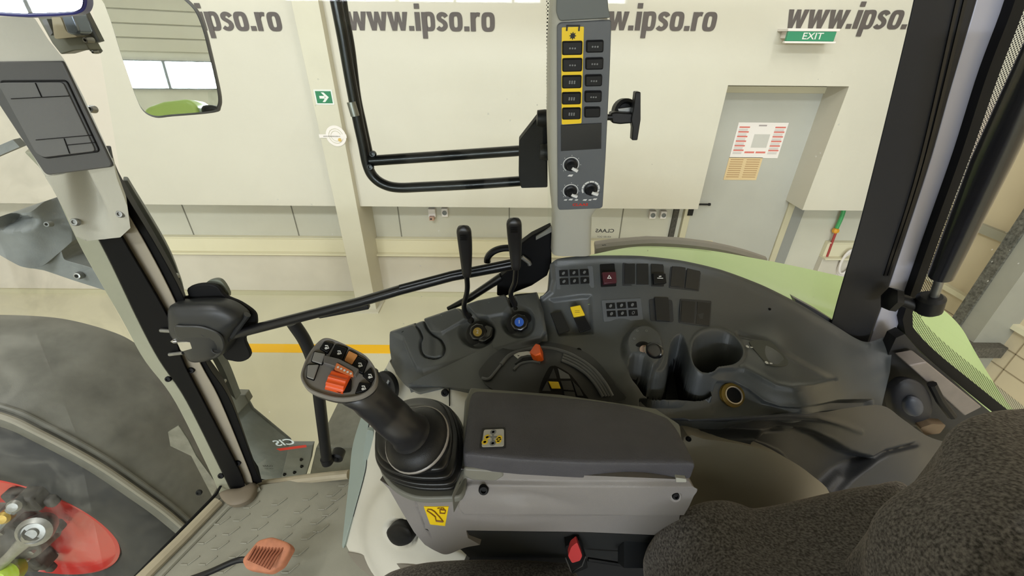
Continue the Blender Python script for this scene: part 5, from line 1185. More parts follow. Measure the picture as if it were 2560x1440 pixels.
# ---- control pillar between the side panes
cp = thing('control_pillar', 'beige upright control pillar with a dark panel of buttons and knobs', 'control pillar', P(1435, 640, y=0.89))
secs = [(-70, 1382, 1522, .78), (0, 1380, 1524, .79), (40, 1377, 1526, .795), (100, 1373, 1530, .80), (300, 1371, 1524, .825), (420, 1374, 1514, .845), (508, 1380, 1506, .862), (522, 1382, 1500, .866), (545, 1384, 1484, .872), (600, 1383, 1482, .885), (641, 1380, 1482, .895)]
v = []; n = 24
for (py, xl, xr, y) in secs:
    a, b_ = P(xl, py, y=y), P(xr, py, y=y); c_ = (a+b_)/2; hw = (b_-a).length/2; dp = 0.045
    for j in range(n):
        s = 2*math.pi*j/n+math.pi/n; cc, ss = math.cos(s), math.sin(s); e = 0.42
        v.append(c_+Vector((math.copysign(abs(cc)**e, cc)*hw*0.99, dp+math.copysign(abs(ss)**e, ss)*dp, 0)))
f = [[i*n+j, i*n+(j+1) % n, (i+1)*n+(j+1) % n, (i+1)*n+j] for i in range(len(secs)-1) for j in range(n)]+[list(range(n))[::-1], [(len(secs)-1)*n+j for j in range(n)]]
link('pillar_shell', v, f, MATS['beige'], cp, smooth=50)
PSf = tps([(1380, 0, .789), (1524, 0, .789), (1373, 100, .799), (1530, 100, .799), (1372, 300, .824), (1524, 300, .824), (1376, 450, .850), (1510, 450, .850), (1382, 522, .865), (1500, 522, .865)])
def pp(name, pts, h, m, parent=cp, **k): return plate(name, pts, PSf, h, MATS[m] if isinstance(m, str) else m, parent, **k)
pp('top_cap', round_px([(1393, -60), (1516, -60), (1520, 20), (1527, 44), (1398, 52), (1390, 30)], 8), 0.003, mat('cap_grey', (98, 102, 100), 0.5), bevel=0.002)
panel = pp('panel', round_px([(1392, 64), (1400, 56), (1528, 49), (1524, 170), (1519, 273), (1513, 400), (1506, 515), (1500, 519), (1398, 523), (1394, 516), (1393, 340)], 7), 0.004, 'panel_grey', bevel=0.0015)
ylw = pp('yellow_strip', round_px([(1404, 67), (1459, 65), (1456, 180), (1453, 306), (1404, 309), (1403, 180)], 3), 0.0048, 'yellow', sink=0)
def pkey(cx, cy, w, h, name, glyph=0):
    pp('key_recess', round_px([(cx-w/2-2, cy-h/2-1), (cx+w/2+2, cy-h/2-2), (cx+w/2+1, cy+h/2+1), (cx-w/2-2, cy+h/2+2)], 5), 0.0055, 'soft_black', sink=0)
    k_ = pp(name, round_px([(cx-w/2, cy-h/2+1), (cx+w/2, cy-h/2), (cx+w/2-1, cy+h/2-1), (cx-w/2, cy+h/2)], 4), 0.0085, 'button', sink=0, bevel=0.001)
    if glyph:
        mb = MB(); o_ = P(cx, cy, y=PSf(cx, cy)); n_ = normal_of([P(cx-5, cy-5, y=PSf(cx-5, cy-5)), P(cx+5, cy-5, y=PSf(cx+5, cy-5)), P(cx, cy+5, y=PSf(cx, cy+5))]); o_ = o_+n_*0.0087; up_ = n_.cross(Vector((1, 0, 0))); up_ = up_ if up_.z > 0 else -up_
        for r_ in range(glyph):
            for s_ in range(3):
                p_ = o_+Vector((0.0042*(s_-1), 0, 0))+up_*(0.0028*((glyph-1)/2-r_))
                mb.lathe(p_, n_, [(0.0015, 0), (0.0015, 0.0002), (0.0001, 0.0002)], 6)
        mb.build('key_print', MATS['print_grey'], k_, smooth=0)
for (cx, cy, w, h), g in zip([(1430, 118, 47, 32), (1430, 160, 46, 31), (1429, 202, 45, 30), (1428, 243, 44, 28), (1428, 281, 43, 27)], (1, 1, 2, 2, 2)): pkey(cx, cy, w, h, 'pto_key', g)
for (cx, cy, w, h), g in zip([(1486, 114, 40, 28), (1485, 157, 41, 27), (1483, 199, 39, 26), (1482, 239, 39, 25), (1480, 278, 36, 23)], (1, 1, 1, 1, 0)): pkey(cx, cy, w, h, 'side_key', g)
pp('dark_display', [(1402, 312), (1503, 305), (1502, 369), (1402, 375)], 0.0050, mat('display', (38, 39, 40), 0.3), sink=0)
# shaft symbol at the head of the yellow strip
def psym(px, py, polys, m, size, off=0.0052, parent=cp, name='symbol'):
    o_ = P(px, py, y=PSf(px, py)); n_ = normal_of([P(px-5, py-5, y=PSf(px-5, py-5)), P(px+5, py-5, y=PSf(px+5, py-5)), P(px, py+5, y=PSf(px, py+5))]); o_ = o_+n_*off
    up_ = n_.cross(Vector((1, 0, 0))); up_ = up_ if up_.z > 0 else -up_; rt_ = Vector((1, 0, 0)); mb = MB()
    for pl_ in polys: mb.prism([o_+rt_*a*size+up_*b_*size for a, b_ in pl_], n_*0.0002)
    return mb.build(name, MATS[m], parent, smooth=0)
star = []
for k_ in range(16):
    r_ = 1.0 if k_ % 2 == 0 else 0.55; star.append((r_*math.cos(k_*math.pi/8), r_*math.sin(k_*math.pi/8)))
psym(1431, 88, [star], 'print_black', 0.006, 0.0054)
psym(1431, 76, [[(-1.3, 0), (-1.0, 0), (-1.0, 0.75), (-1.3, 0.75)], [(1.0, 0), (1.3, 0), (1.3, 0.75), (1.0, 0.75)], [(-1.3, 0.75), (1.3, 0.75), (1.3, 1.0), (-1.3, 1.0)]], 'print_black', 0.0085, 0.0054)
def pknob(cx, cy, r, ang, thick=False):
    c_ = P(cx, cy, y=PSf(cx, cy)); n_ = normal_of([P(cx-5, cy-5, y=PSf(cx-5, cy-5)), P(cx+5, cy-5, y=PSf(cx+5, cy-5)), P(cx, cy+5, y=PSf(cx, cy+5))]); s_ = pxr(r, cy, c_.y)
    up_ = n_.cross(Vector((1, 0, 0))); up_ = up_ if up_.z > 0 else -up_; rt_ = Vector((1, 0, 0)); c_ = c_+n_*0.004
    k_ = MB().lathe(c_, n_, [(s_*0.86, 0), (s_*0.86, 0.003), (s_*0.62, 0.005), (s_*0.55, 0.012), (s_*0.5, 0.014), (0.0001, 0.014)], 28).build('dial_knob', MATS['button'], cp)
    mb = MB()
    if thick:
        for q in range(7):
            a0 = math.radians(-35+q*36); a1 = a0+math.radians(31)
            P1 = [(math.cos(a)*rr, math.sin(a)*rr) for rr, a in ((1.0, a0), (1.0, (a0+a1)/2), (1.0, a1), (1.22, a1), (1.22, (a0+a1)/2), (1.22, a0))]
            mb.prism([c_+rt_*a*s_+up_*b_*s_ for a, b_ in P1], n_*0.0003)
    else:
        for q in range(22):
            a0 = math.radians(-50+q*13); a1 = a0+math.radians(13)
            P1 = [(math.cos(a)*rr, math.sin(a)*rr) for rr, a in ((1.0, a0), (1.0, a1), (1.1, a1), (1.1, a0))]
            mb.prism([c_+rt_*a*s_+up_*b_*s_ for a, b_ in P1], n_*0.0003)
        for q in range(7):
            a0 = math.radians(-45+q*45); mb.prism([c_+(rt_*math.cos(a0)+up_*math.sin(a0))*s_*1.3+d_ for d_ in (rt_*-0.0006+up_*-0.0006, rt_*0.0006-up_*0.0006, rt_*0.0006+up_*0.0006, rt_*-0.0006+up_*0.0006)], n_*0.0003)
    mb.build('dial_scale', MATS['print_white'], k_, smooth=0)
    a_ = math.radians(ang); d_ = rt_*math.cos(a_)+up_*math.sin(a_); w_ = n_.cross(d_)*s_*0.2
    MB().prism([c_+n_*0.011+d_*s_*0.05+w_, c_+n_*0.011+d_*s_*0.95+w_, c_+n_*0.011+d_*s_*0.95-w_, c_+n_*0.011+d_*s_*0.05-w_], n_*0.005).build('pointer', MATS['print_white'], k_, bevel=0.0005)
pknob(1427, 409, 18.5, -28); pknob(1426, 475, 17.5, -22); pknob(1476, 470, 18.5, -18, True)
for (a, b_, sz) in ((1425, 436, 0.006), (1413, 497, 0.004), (1426, 496, 0.005), (1440, 497, 0.004), (1461, 497, 0.005), (1474, 497, 0.004), (1486, 495, 0.005)):
    psym(a, b_, [[(-0.9, -0.3), (0.6, -0.4), (1.0, 0.4), (-0.4, 0.3)]], 'print_white', sz, 0.0044)
n_ = normal_of([P(1440, 500, y=PSf(1440, 500)), P(1460, 500, y=PSf(1460, 500)), P(1450, 515, y=PSf(1450, 515))]); up_ = n_.cross(Vector((1, 0, 0))); up_ = up_ if up_.z > 0 else -up_
text('panel_logo', 'CLAAS', MATS['print_red'], P(1450, 509, y=PSf(1450, 509))+n_*0.0045, (1, 0, 0.03), up_, 0.0085, cp, bold=0.03, sx=1.3)
# ================================================================ beige lower console, armrest, joystick, seat
bctrl = [(985, 905, .86), (925, 975, .88), (905, 1050, .87), (875, 1160, .86), (862, 1280, .78), (856, 1372, .71), (850, 1480, .62), (1000, 960, .78), (1060, 985, .70), (1120, 975, .675), (1180, 965, .66), (1000, 1060, .70), (1000, 1200, .66),
         (980, 1330, .60), (1060, 1400, .55), (1160, 1300, .55), (1200, 1100, .56), (1180, 1440, .50), (940, 1440, .62)]
BS = tps(bctrl)
lp = thing('lower_console', 'pale beige lower console panel with a grey edge strip beside the floor mat', 'console', P(860, 1440, z=1.45))
beige_rows = [[(984, 888), (975, 905), (1005, 950), (1040, 978), (1110, 970), (1180, 962), (1240, 960)], [(945, 950), (950, 1000), (1000, 1020), (1100, 1010), (1200, 1010)], [(912, 1060), (960, 1080), (1050, 1100), (1200, 1100)], [(902, 1180), (960, 1200), (1080, 1220), (1220, 1240)], [(860, 1368), (900, 1378), (960, 1392), (1050, 1404), (1180, 1410)], [(848, 1500), (900, 1510), (1000, 1520), (1180, 1530)]]
hand = sm_px([(965, 1326), (975, 1305), (1005, 1300), (1032, 1318), (1042, 1345), (1030, 1362), (1000, 1368), (980, 1355)], 4)
def b_arc(x, y):
    d = np.hypot((x-1030)/1.0, (y-1330)/1.25); return 0.016*np.exp(-((d-95)/26)**2)*sstep(1040, 960, x)
def b_hand(x, y): return -0.02*sstep(4, -4, sdp(x, y, hand))
relief('beige_shell', beige_rows, BS, 120, [12, 14, 20, 30, 16], [(b_arc, None), (b_hand, None)], mat('shell_beige', (192, 188, 174), 0.5, bump=0.2, bscale=900, var=0.07, vscale=5), lp, back=(0.02, 0.04, -0.02), smooth_rows=True)
patch('lower_kick_panel', [(856, 1376), (905, 1384), (965, 1402), (1050, 1412), (1180, 1420), (1180, 1560), (846, 1560)], BS, 0.004, mat('kick_taupe', (112, 106, 94), 0.6), lp)
EL = [(960, 925), (928, 975), (900, 1050), (880, 1120), (872, 1200), (862, 1290), (853, 1378)]
ER = [(985, 935), (938, 1000), (926, 1080), (922, 1140), (915, 1185), (888, 1275), (861, 1365)]
EB = [(964, 930), (935, 990), (918, 1075), (914, 1150), (908, 1190), (882, 1285), (858, 1372)]
v = []; 
pa = [P(x, y, y=BS(x, y)-0.002) for x, y in sm_px(EL, 1)]
def stripS(A, B, S, off, t, name, m, parent, bevel=0.002):
    a_ = [(q.x, q.y) for q in spline([(x, y, 0) for x, y in A], 5)]; b_ = [(q.x, q.y) for q in spline([(x, y, 0) for x, y in B], 5)]
    pa = [P(x, y, y=S(x, y)+off) for x, y in a_]; pb = [P(x, y, y=S(x, y)+off) for x, y in b_]; n = len(pa)
    v = pa+pb+[p+Vector((t*0.6, t, 0)) for p in pa+pb]
    f = [[i, i+1, n+i+1, n+i] for i in range(n-1)]+[[2*n+i, 3*n+i, 3*n+i+1, 2*n+i+1] for i in range(n-1)]+[[i+1, i, 2*n+i, 2*n+i+1] for i in range(n-1)]+[[n+i, n+i+1, 3*n+i+1, 3*n+i] for i in range(n-1)]
    f += [[0, n, 3*n, 2*n], [n-1, 3*n-1, 4*n-1, 2*n-1]]
    return link(name, v, f, m, parent, smooth=40, bevel=bevel)
stripS(EL, EB, BS, -0.010, 0.03, 'edge_strip', mat('strip_green', (132, 142, 134), 0.45), lp)
stripS([(q[0]-1, q[1]) for q in EB], [(q[0]+2.5, q[1]) for q in EB], BS, -0.004, 0.02, 'shadow_gap', MATS['soft_black'], lp, 0)
slab('hinge_flap', round_px([(917, 1075), (934, 1078), (930, 1150), (920, 1190), (905, 1194), (908, 1130)], 5), BS(920, 1120)-0.012, 0.012, MATS['strip_green'], lp, bevel=0.004)
MB().pebble([P(x, y, y=BS(x, y)-0.003) for x, y in sm_px([(968, 1328), (980, 1312), (1000, 1306), (1024, 1320), (1034, 1345), (1022, 1358), (1000, 1362), (980, 1352)], 3)], (-0.2, -0.9, 0.5), 0.014, 0.02, k=3).build('black_plug', MATS['rubber'], lp)
screw(1112, 982, BS(1112, 982)-0.006, 9, lp, 'screw', MATS['soft_black'], (0, -0.8, 0.6), 0.003)
MB().tube([P(1123, 968, y=BS(1123, 968)-0.003), P(1124, 1015, y=BS(1124, 1015)-0.003)], 0.0012, 6).build('seam', MATS['soft_black'], lp)
# air vent / spoked ring behind the joystick
rv = thing('air_vent', 'round black air vent in the beige panel behind the joystick', 'air vent', P(965, 990, y=0.74))
vc = P(962, 972, y=0.745); vn = Vector((-0.35, -0.85, 0.35)).normalized()
MB().lathe(vc, vn, [(0.034, -0.01), (0.036, 0), (0.034, 0.006), (0.026, 0.006), (0.025, -0.004), (0.0001, -0.006)], 36, up=(0, 0, 1), sx=1.25).build('vent_ring', MATS['rubber'], rv)
vt = vn.cross(Vector((0, 0, 1))).normalized(); vu = vt.cross(vn)
for a in (0.4, 2.0, 3.5, 5.1):
    MB().tube([vc+vn*0.001, vc+vn*0.001+vt*0.026*math.cos(a)+vu*0.03*math.sin(a)], 0.003, 8).build('vent_spoke', MATS['print_grey'], rv)
# ---- wheel arch cover: lower right trim under the console
wctrl = [(1640, 1040, .60), (1720, 1052, .60), (1950, 1038, .605), (2080, 1024, .62), (2200, 1016, .70), (2330, 1095, .73), (2440, 1150, .76), (1720, 1100, .59), (1900, 1120, .57), (1760, 1250, .53), (2000, 1180, .56), (2060, 1230, .56), (2100, 1100, .62), (2300, 1130, .66), (2150, 1180, .60), (2250, 1250, .56), (1600, 1350, .46), (1900, 1400, .44), (2400, 1250, .60)]
WS = tps(wctrl)
wa = thing('wheel_arch_cover', 'dark moulded wheel arch cover below the console, behind the seat', 'trim panel', P(1900, 1300, y=0.5))
wr = [[(1560, 1030), (1650, 1044), (1750, 1044), (1900, 1036), (2000, 1030), (2060, 1030), (2120, 1020), (2205, 1014), (2260, 1050), (2330, 1095), (2440, 1120)], [(1560, 1090), (1720, 1085), (1850, 1090), (1980, 1085), (2060, 1100), (2130, 1130), (2240, 1120), (2340, 1110), (2460, 1180)], [(1560, 1200), (1720, 1200), (1900, 1180), (2020, 1200), (2110, 1230), (2250, 1200), (2460, 1250)], [(1560, 1420), (1800, 1420), (2000, 1400), (2250, 1380), (2500, 1360)]]
arcd = [(1870, 1140), (1905, 1100), (1960, 1082), (2030, 1085), (2100, 1110), (2160, 1140)]
def w_arc(x, y):
    a = -0.035*sstep(6, -16, sdp(x, y, sm_px([(1880, 1120), (1920, 1092), (1990, 1082), (2060, 1092), (2130, 1130), (2190, 1150), (2120, 1200), (2060, 1240), (1980, 1160)], 3)))
    return a+0.006*np.exp(-(sdl(x, y, [(1720, 1048), (1850, 1044), (1950, 1038), (2040, 1040), (2110, 1062), (2150, 1078)])/6)**2)
gap = [(2090, 1235), (2130, 1195), (2170, 1160), (2220, 1130), (2290, 1110)]
def w_gap(x, y): return -0.012*np.exp(-(sdl(x, y, gap)/6)**2)
def w_under(x, y): return -0.03*sstep(0, 14, y-(1050+0*x))*sstep(2100, 1950, x)*sstep(1100, 1085, y)
relief('arch_body', wr, WS, 220, [22, 28, 30], [(w_arc, None), (w_gap, None), (w_under, None)], MATS['console_dark'], wa, back=(0, 0.03, -0.04), smooth=70)
patch('beige_panel', sm_px([(1704, 1086), (1760, 1091), (1830, 1101), (1900, 1118), (1960, 1142), (2015, 1180), (2062, 1228), (2050, 1300), (1900, 1330), (1740, 1300), (1712, 1200)], 4), WS, 0.010, mat('panel_beige', (156, 151, 138), 0.6, bump=0.2, bscale=900), wa, sink=0.03)
screw(1722, 1098, WS(1722, 1098)-0.02, 6, wa, 'screw', MATS['soft_black'], (0, -0.8, 0.6), 0.003)
for q in ((2122, 1075), (2262, 1076), (2268, 1080), (2150, 1015)): 
    pass
# ---- armrest: padded lid, light housing
ZA = 2.255
ar = thing('armrest', 'armrest with a dark padded lid over a pale taupe housing', 'armrest', P(1450, 1330, y=0.43))
def A(x, y, z=ZA): return P(x, y, z=z)
lid = [(1176, 992), (1180, 982), (1190, 978), (1300, 984), (1450, 998), (1560, 1012), (1628, 1030), (1672, 1046), (1690, 1068), (1712, 1105), (1734, 1150), (1738, 1160), (1450, 1158), (1300, 1150), (1200, 1140), (1160, 1136), (1158, 1120), (1166, 1060)]
lp3 = [A(x, y) for x, y in round_px(lid, 8, 3)]
cl = sum(lp3, Vector((0, 0, 0)))/len(lp3)
mb = MB(); n = len(lp3); v = []
low = [A(x, y, ZA)-Vector((0, 0, 0.036)) for x, y in round_px(lid, 8, 3)]
prof = [(1.0, -0.034), (1.004, -0.030), (1.004, -0.006), (0.998, -0.002), (0.985, 0.0005), (0.9, 0.002), (0.6, 0.0035), (0.3, 0.004)]
for s, h in prof: v += [cl+Vector(((p.x-cl.x)*s, (p.y-cl.y)*s, h)) for p in lp3]
v.append(cl+Vector((0, 0, 0.004)))
f = [[i*n+j, i*n+(j+1) % n, (i+1)*n+(j+1) % n, (i+1)*n+j] for i in range(len(prof)-1) for j in range(n)]+[[(len(prof)-1)*n+j, (len(prof)-1)*n+(j+1) % n, len(v)-1] for j in range(n)]+[list(range(n))[::-1]]
link('padded_lid', v, f, mat('armrest_pad', (74, 72, 76), 0.62, bump=0.6, bscale=420, var=0.25, vscale=11), ar, smooth=60)
# sticker on lid
sq = round_px([(1205, 1071), (1264, 1069), (1265, 1120), (1198, 1122)], 5); MB().prism([A(x, y, ZA+0.0030) for x, y in sq], (0, 0, 0.0012)).build('sticker_frame', MATS['print_black'], ar)
sq = round_px([(1210, 1075), (1260, 1073), (1260, 1116), (1204, 1118)], 5); sp = MB().prism([A(x, y, ZA+0.0042) for x, y in sq], (0, 0, 0.0008)).build('lid_sticker', mat('silver_label', (186, 184, 176), 0.35), ar)
for (x, y, m_) in ((1218, 1093, 'yellow'), (1212, 1105, 'yellow'), (1248, 1095, 'yellow'), (1233, 1080, 'print_grey'), (1232, 1108, 'print_grey'), (1246, 1102, 'yellow')):
    MB().lathe(A(x, y, ZA+0.005), (0, 0, 1), [(0.0022, 0), (0.0022, 0.0004), (0.0045, 0.0004), (0.0045, 0)], 12, sx=1.2).build('symbol', MATS[m_], sp, smooth=0)
q = A(1232, 1094, ZA+0.0052); text('symbol', '+', MATS['print_grey'], q, (1, 0, 0), (0, 1, 0), 0.03, sp)
# housing: from under the lid down
YA = 0.405
actrl = [(960, 1215, .44), (1040, 1245, .425), (1160, 1180, .43), (1160, 1250, .415), (1300, 1215, .41), (1450, 1210, .408), (1735, 1210, .41), (1300, 1285, .405), (1600, 1285, .405), (1735, 1240, .41), (1020, 1330, .44), (1120, 1385, .45), (1000, 1290, .445), (1300, 1350, .43), (1500, 1350, .43), (1600, 1380, .45), (1400, 1440, .48)]
AS = tps(actrl)
hr = [[(1150, 1172), (1250, 1178), (1400, 1186), (1550, 1192), (1690, 1198), (1722, 1202)], [(1130, 1215), (1300, 1212), (1500, 1212), (1720, 1212), (1734, 1218)], [(1080, 1246), (1200, 1250), (1400, 1252), (1600, 1252), (1718, 1255)], [(1062, 1285), (1200, 1283), (1400, 1283), (1600, 1284), (1700, 1286)], [(1062, 1322), (1100, 1325), (1300, 1328), (1450, 1330), (1600, 1336), (1690, 1340)]]
blend = [(1150, 1246), (1168, 1210), (1180, 1204), (1400, 1204), (1740, 1206)]
def a_panel(x, y): return 0.007*sstep(5, -3, sdp(x, y, [(1148, 1262), (1150, 1245), (1170, 1208), (1182, 1204), (1740, 1206), (1735, 1282), (1200, 1283), (1160, 1278)]))
def a_groove(x, y): return -0.003*np.exp(-(sdl(x, y, [(1180, 1279), (1740, 1281)])/2)**2)
def a_scoop(x, y): return -0.010*np.exp(-(((x-1330)/90)**2+((y-1240-(x-1330)*0.12)/16)**2))
relief('housing_front', hr, AS, 260, [12, 14, 14, 16], [(a_panel, None), (a_groove, None), (a_scoop, None)], MATS['taupe'], ar, back=(0, 0.06, -0.01), smooth=60)
# nose piece around the boot
nr = [[(950, 1200), (990, 1225), (1040, 1238), (1110, 1240), (1160, 1232)], [(972, 1222), (1010, 1244), (1060, 1250), (1110, 1250), (1160, 1246)], [(1005, 1280), (1030, 1290), (1065, 1296), (1100, 1300), (1160, 1305)], [(1035, 1330), (1060, 1345), (1090, 1352), (1130, 1350), (1170, 1345)], [(1062, 1362), (1090, 1378), (1118, 1386), (1160, 1370), (1200, 1362)]]
relief('housing_nose', nr, AS, 90, [6, 14, 12, 8], [(lambda x, y: -0.003*np.exp(-(sdl(x, y, [(1034, 1246), (1062, 1318), (1078, 1340)])/1.8)**2), None)], MATS['taupe'], ar, back=(0.01, 0.06, -0.01), smooth=60)
ur = [[(1062, 1322), (1100, 1326), (1300, 1329), (1450, 1331), (1600, 1337), (1690, 1341)], [(1085, 1345), (1180, 1352), (1300, 1356), (1500, 1362), (1600, 1370), (1700, 1380)], [(1150, 1372), (1180, 1385), (1300, 1400), (1500, 1420), (1700, 1440)], [(1180, 1400), (1300, 1440), (1500, 1480), (1700, 1500)]]
def YU(x, y): return AS(x, y)+0.0+0.0006*np.maximum(0, np.asarray(y, float)-1322)
relief('housing_underside', ur, YU, 90, [8, 10, 8], [], mat('under_black', (34, 35, 35), 0.6), ar, back=(0, 0.06, 0))
# lid tray between pad and boot
MB().prism([A(x, y, 2.205) for x, y in [(1128, 1240), (1150, 1175), (1162, 1000), (1176, 968), (1400, 985), (1640, 1020), (1700, 1060), (1720, 1198), (1400, 1186), (1160, 1180)]], (0, 0, -0.05)).build('tray', MATS['trim_grey'], ar, bevel=0.004)
slab('tray_lug', round_px([(1160, 1172), (1255, 1178), (1262, 1190), (1240, 1204), (1180, 1202), (1158, 1190)], 6), AS(1200, 1190)-0.008, 0.02, mat('lug_grey', (122, 120, 110), 0.5), ar, bevel=0.004)
screw(1209, 1225, AS(1209, 1225)-0.008, 12, ar, 'screw', MATS['soft_black'], (0, -0.85, 0.5), 0.004)
scr = screw(1688, 1240, AS(1688, 1240)-0.008, 15, ar, 'screw', MATS['taupe'], (0, -0.85, 0.5), 0.003); screw(1689, 1240, AS(1688, 1240)-0.010, 9, ar, 'screw', MATS['soft_black'], (0, -0.85, 0.5), 0.003)
slab('lid_stop', round_px([(1690, 1195), (1716, 1198), (1716, 1206), (1690, 1206)], 2), AS(1700, 1200)-0.004, 0.01, MATS['beige'], ar, bevel=0.001)
yl_ = plate('warning_label', [(1060, 1265), (1122, 1265), (1113, 1313), (1076, 1309)], AS, 0.0015, MATS['yellow'], ar, sink=0.001)
def asym(pts, close=False, w=0.0010):
    mb = MB(); q = [P(x, y, y=AS(x, y)-0.0022) for x, y in pts]
    if close: q.append(q[0])
    mb.tube(q, w, 6); mb.build('symbol', mat('label_ink', (128, 84, 22), 0.5), yl_)
asym([(1068, 1277), (1078, 1284), (1088, 1292), (1090, 1302), (1108, 1304), (1098, 1292), (1086, 1279), (1078, 1274), (1070, 1273)], True)
asym([(1100, 1274), (1114, 1276), (1112, 1284), (1100, 1283)], True); asym([(1102, 1274), (1102, 1270), (1108, 1270), (1111, 1275)]); asym([(1094, 1271), (1099, 1270)])
asym([(1090, 1302), (1108, 1304)], w=0.0018)
# ---- joystick with bellows boot
jb = thing('joystick', 'black multifunction joystick with button head and ribbed rubber boot', 'joystick', P(1060, 1220, y=0.45))
bc = P(1052, 1150, z=2.19); 
def ringpts(px_pts, z): return [P(x, y, z=z) for x, y in px_pts]
# bellows: stacked rounded-square rings, each placed in height
R_out = sm_px([(948, 1120), (952, 1090), (985, 1040), (1040, 1016), (1090, 1014), (1130, 1030), (1150, 1060), (1164, 1110), (1164, 1150), (1158, 1190), (1140, 1222), (1090, 1228), (1030, 1222), (975, 1200), (950, 1165)], 4)
base = ringpts(R_out, 2.19); cb = sum(base, Vector((0, 0, 0)))/len(base); nb = len(base)
top_c = P(1030, 1085, z=2.285)
prof = []
lev = [(1.00, 0.0), (1.01, 0.003), (1.01, 0.010), (0.99, 0.013), (0.89, 0.015), (0.89, 0.018), (0.97, 0.020), (0.98, 0.023), (0.98, 0.029), (0.96, 0.032), (0.84, 0.034), (0.84, 0.037), (0.90, 0.039), (0.91, 0.042), (0.91, 0.049), (0.89, 0.052), (0.76, 0.054), (0.76, 0.057), (0.80, 0.059), (0.81, 0.062), (0.81, 0.068), (0.79, 0.071), (0.70, 0.074), (0.58, 0.078), (0.50, 0.088), (0.44, 0.096)]
v = []
for s, h in lev:
    t = h/0.096; off = (Vector((top_c.x, top_c.y, 0))-Vector((cb.x, cb.y, 0)))*t*0.8
    v += [Vector((cb.x+(p.x-cb.x)*s+off.x, cb.y+(p.y-cb.y)*s+off.y, 2.19+h)) for p in base]
f = [[i*nb+j, i*nb+(j+1) % nb, (i+1)*nb+(j+1) % nb, (i+1)*nb+j] for i in range(len(lev)-1) for j in range(nb)]+[list(range(nb))[::-1], [(len(lev)-1)*nb+j for j in range(nb)]]
link('bellows', v, f, mat('boot_rubber', (20, 20, 21), 0.33), jb, smooth=80, subd=1)
low_ = sm_px([(946, 1150), (960, 1190), (990, 1222), (1040, 1243), (1110, 1244), (1156, 1236), (1168, 1180), (1166, 1100), (1146, 1040), (1100, 1004), (1040, 1008), (975, 1035), (948, 1090)], 4)
MB().prism(ringpts(low_, 2.19), (0, 0, -0.014)).build('boot_frame', MATS['trim_grey'], jb, bevel=0.003)
# shaft: skinned chain
ya = lambda x, y, z: P(x, y, z=z)
base_c = ya(1035, 1090, 2.295); 
axis = (P(940, 1010, z=2.40)-base_c).normalized()
MB().lathe(base_c, axis, [(0.046, -0.030), (0.049, -0.016), (0.049, -0.008), (0.046, -0.002), (0.040, 0.006), (0.030, 0.012)], 36).build('collar', MATS['black_plastic'], jb)
MB().lathe(base_c, axis, [(0.049, -0.014), (0.0505, -0.0125), (0.0505, -0.0095), (0.049, -0.008)], 40).build('collar_ring', mat('ring_grey', (140, 134, 128), 0.35), jb)
chain = [(base_c-axis*0.004, 0.037, 0.034), (base_c+axis*0.018, 0.028, 0.027), (P(1000, 1062, z=2.335), 0.025, 0.027), (P(965, 1030, z=2.36), 0.024, 0.028), (P(930, 995, z=2.39), 0.025, 0.03), (P(905, 968, z=2.41), 0.022, 0.032), (P(885, 955, z=2.412), 0.016, 0.030)]
cps = [c[0] for c in chain]; sp_ = spline(cps, 6); ra = np.interp(np.linspace(0, len(chain)-1, len(sp_)), range(len(chain)), [c[1] for c in chain]); rb = np.interp(np.linspace(0, len(chain)-1, len(sp_)), range(len(chain)), [c[2] for c in chain])
v = []; n = 24
for i, p in enumerate(sp_):
    T_ = (sp_[min(i+1, len(sp_)-1)]-sp_[max(i-1, 0)]).normalized(); s_ = T_.cross(Vector((0, 0, 1))).normalized(); u_ = s_.cross(T_)
    for j in range(n):
        w = 2*math.pi*j/n; v.append(p+s_*math.cos(w)*rb[i]+u_*math.sin(w)*ra[i])
f = [[i*n+j, i*n+(j+1) % n, (i+1)*n+(j+1) % n, (i+1)*n+j] for i in range(len(sp_)-1) for j in range(n)]+[list(range(n))[::-1], [(len(sp_)-1)*n+j for j in range(n)]]
link('handle', v, f, mat('handle_black', (34, 34, 36), 0.36), jb, smooth=60)
# head: a tilted plane facing the viewer and slightly forward
hc = P(852, 930, z=2.44); hn = ((CAM-hc).normalized()*0.8+Vector((-0.15, 0.1, 0.55))).normalized()
def H(px, py, off=0.0): return onplane(px, py, hc, hn, off)
ho = sm_px([(752, 945), (758, 915), (775, 880), (800, 852), (820, 846), (850, 856), (885, 873), (915, 890), (935, 915), (944, 940), (940, 965), (920, 985), (890, 997), (850, 1000), (810, 992), (770, 975)], 5)
hp = [H(x, y) for x, y in ho]; hctr = sum(hp, Vector((0, 0, 0)))/len(hp); m_ = len(hp); v = []
for s, h in ((0.70, -0.030), (0.86, -0.026), (0.965, -0.016), (1.0, -0.004)): v += [hctr+(p-hctr)*s+hn*h for p in hp]
f = [[i*m_+j, i*m_+(j+1) % m_, (i+1)*m_+(j+1) % m_, (i+1)*m_+j] for i in range(3) for j in range(m_)]+[list(range(m_))[::-1], [3*m_+j for j in range(m_)]]
link('head_shell', v, f, MATS['handle_black'], jb, smooth=60)
v = []
for s, h in ((1.003, -0.006), (1.0, 0.0), (0.975, 0.003), (0.94, 0.003), (0.91, 0.0005)): v += [hctr+(p-hctr)*s+hn*h for p in hp]
f = [[i*m_+j, i*m_+(j+1) % m_, (i+1)*m_+(j+1) % m_, (i+1)*m_+j] for i in range(4) for j in range(m_)]+[list(range(m_))[::-1], [4*m_+j for j in range(m_)]]
link('head_plate', v, f, mat('head_grey', (126, 122, 116), 0.42), jb, smooth=50)
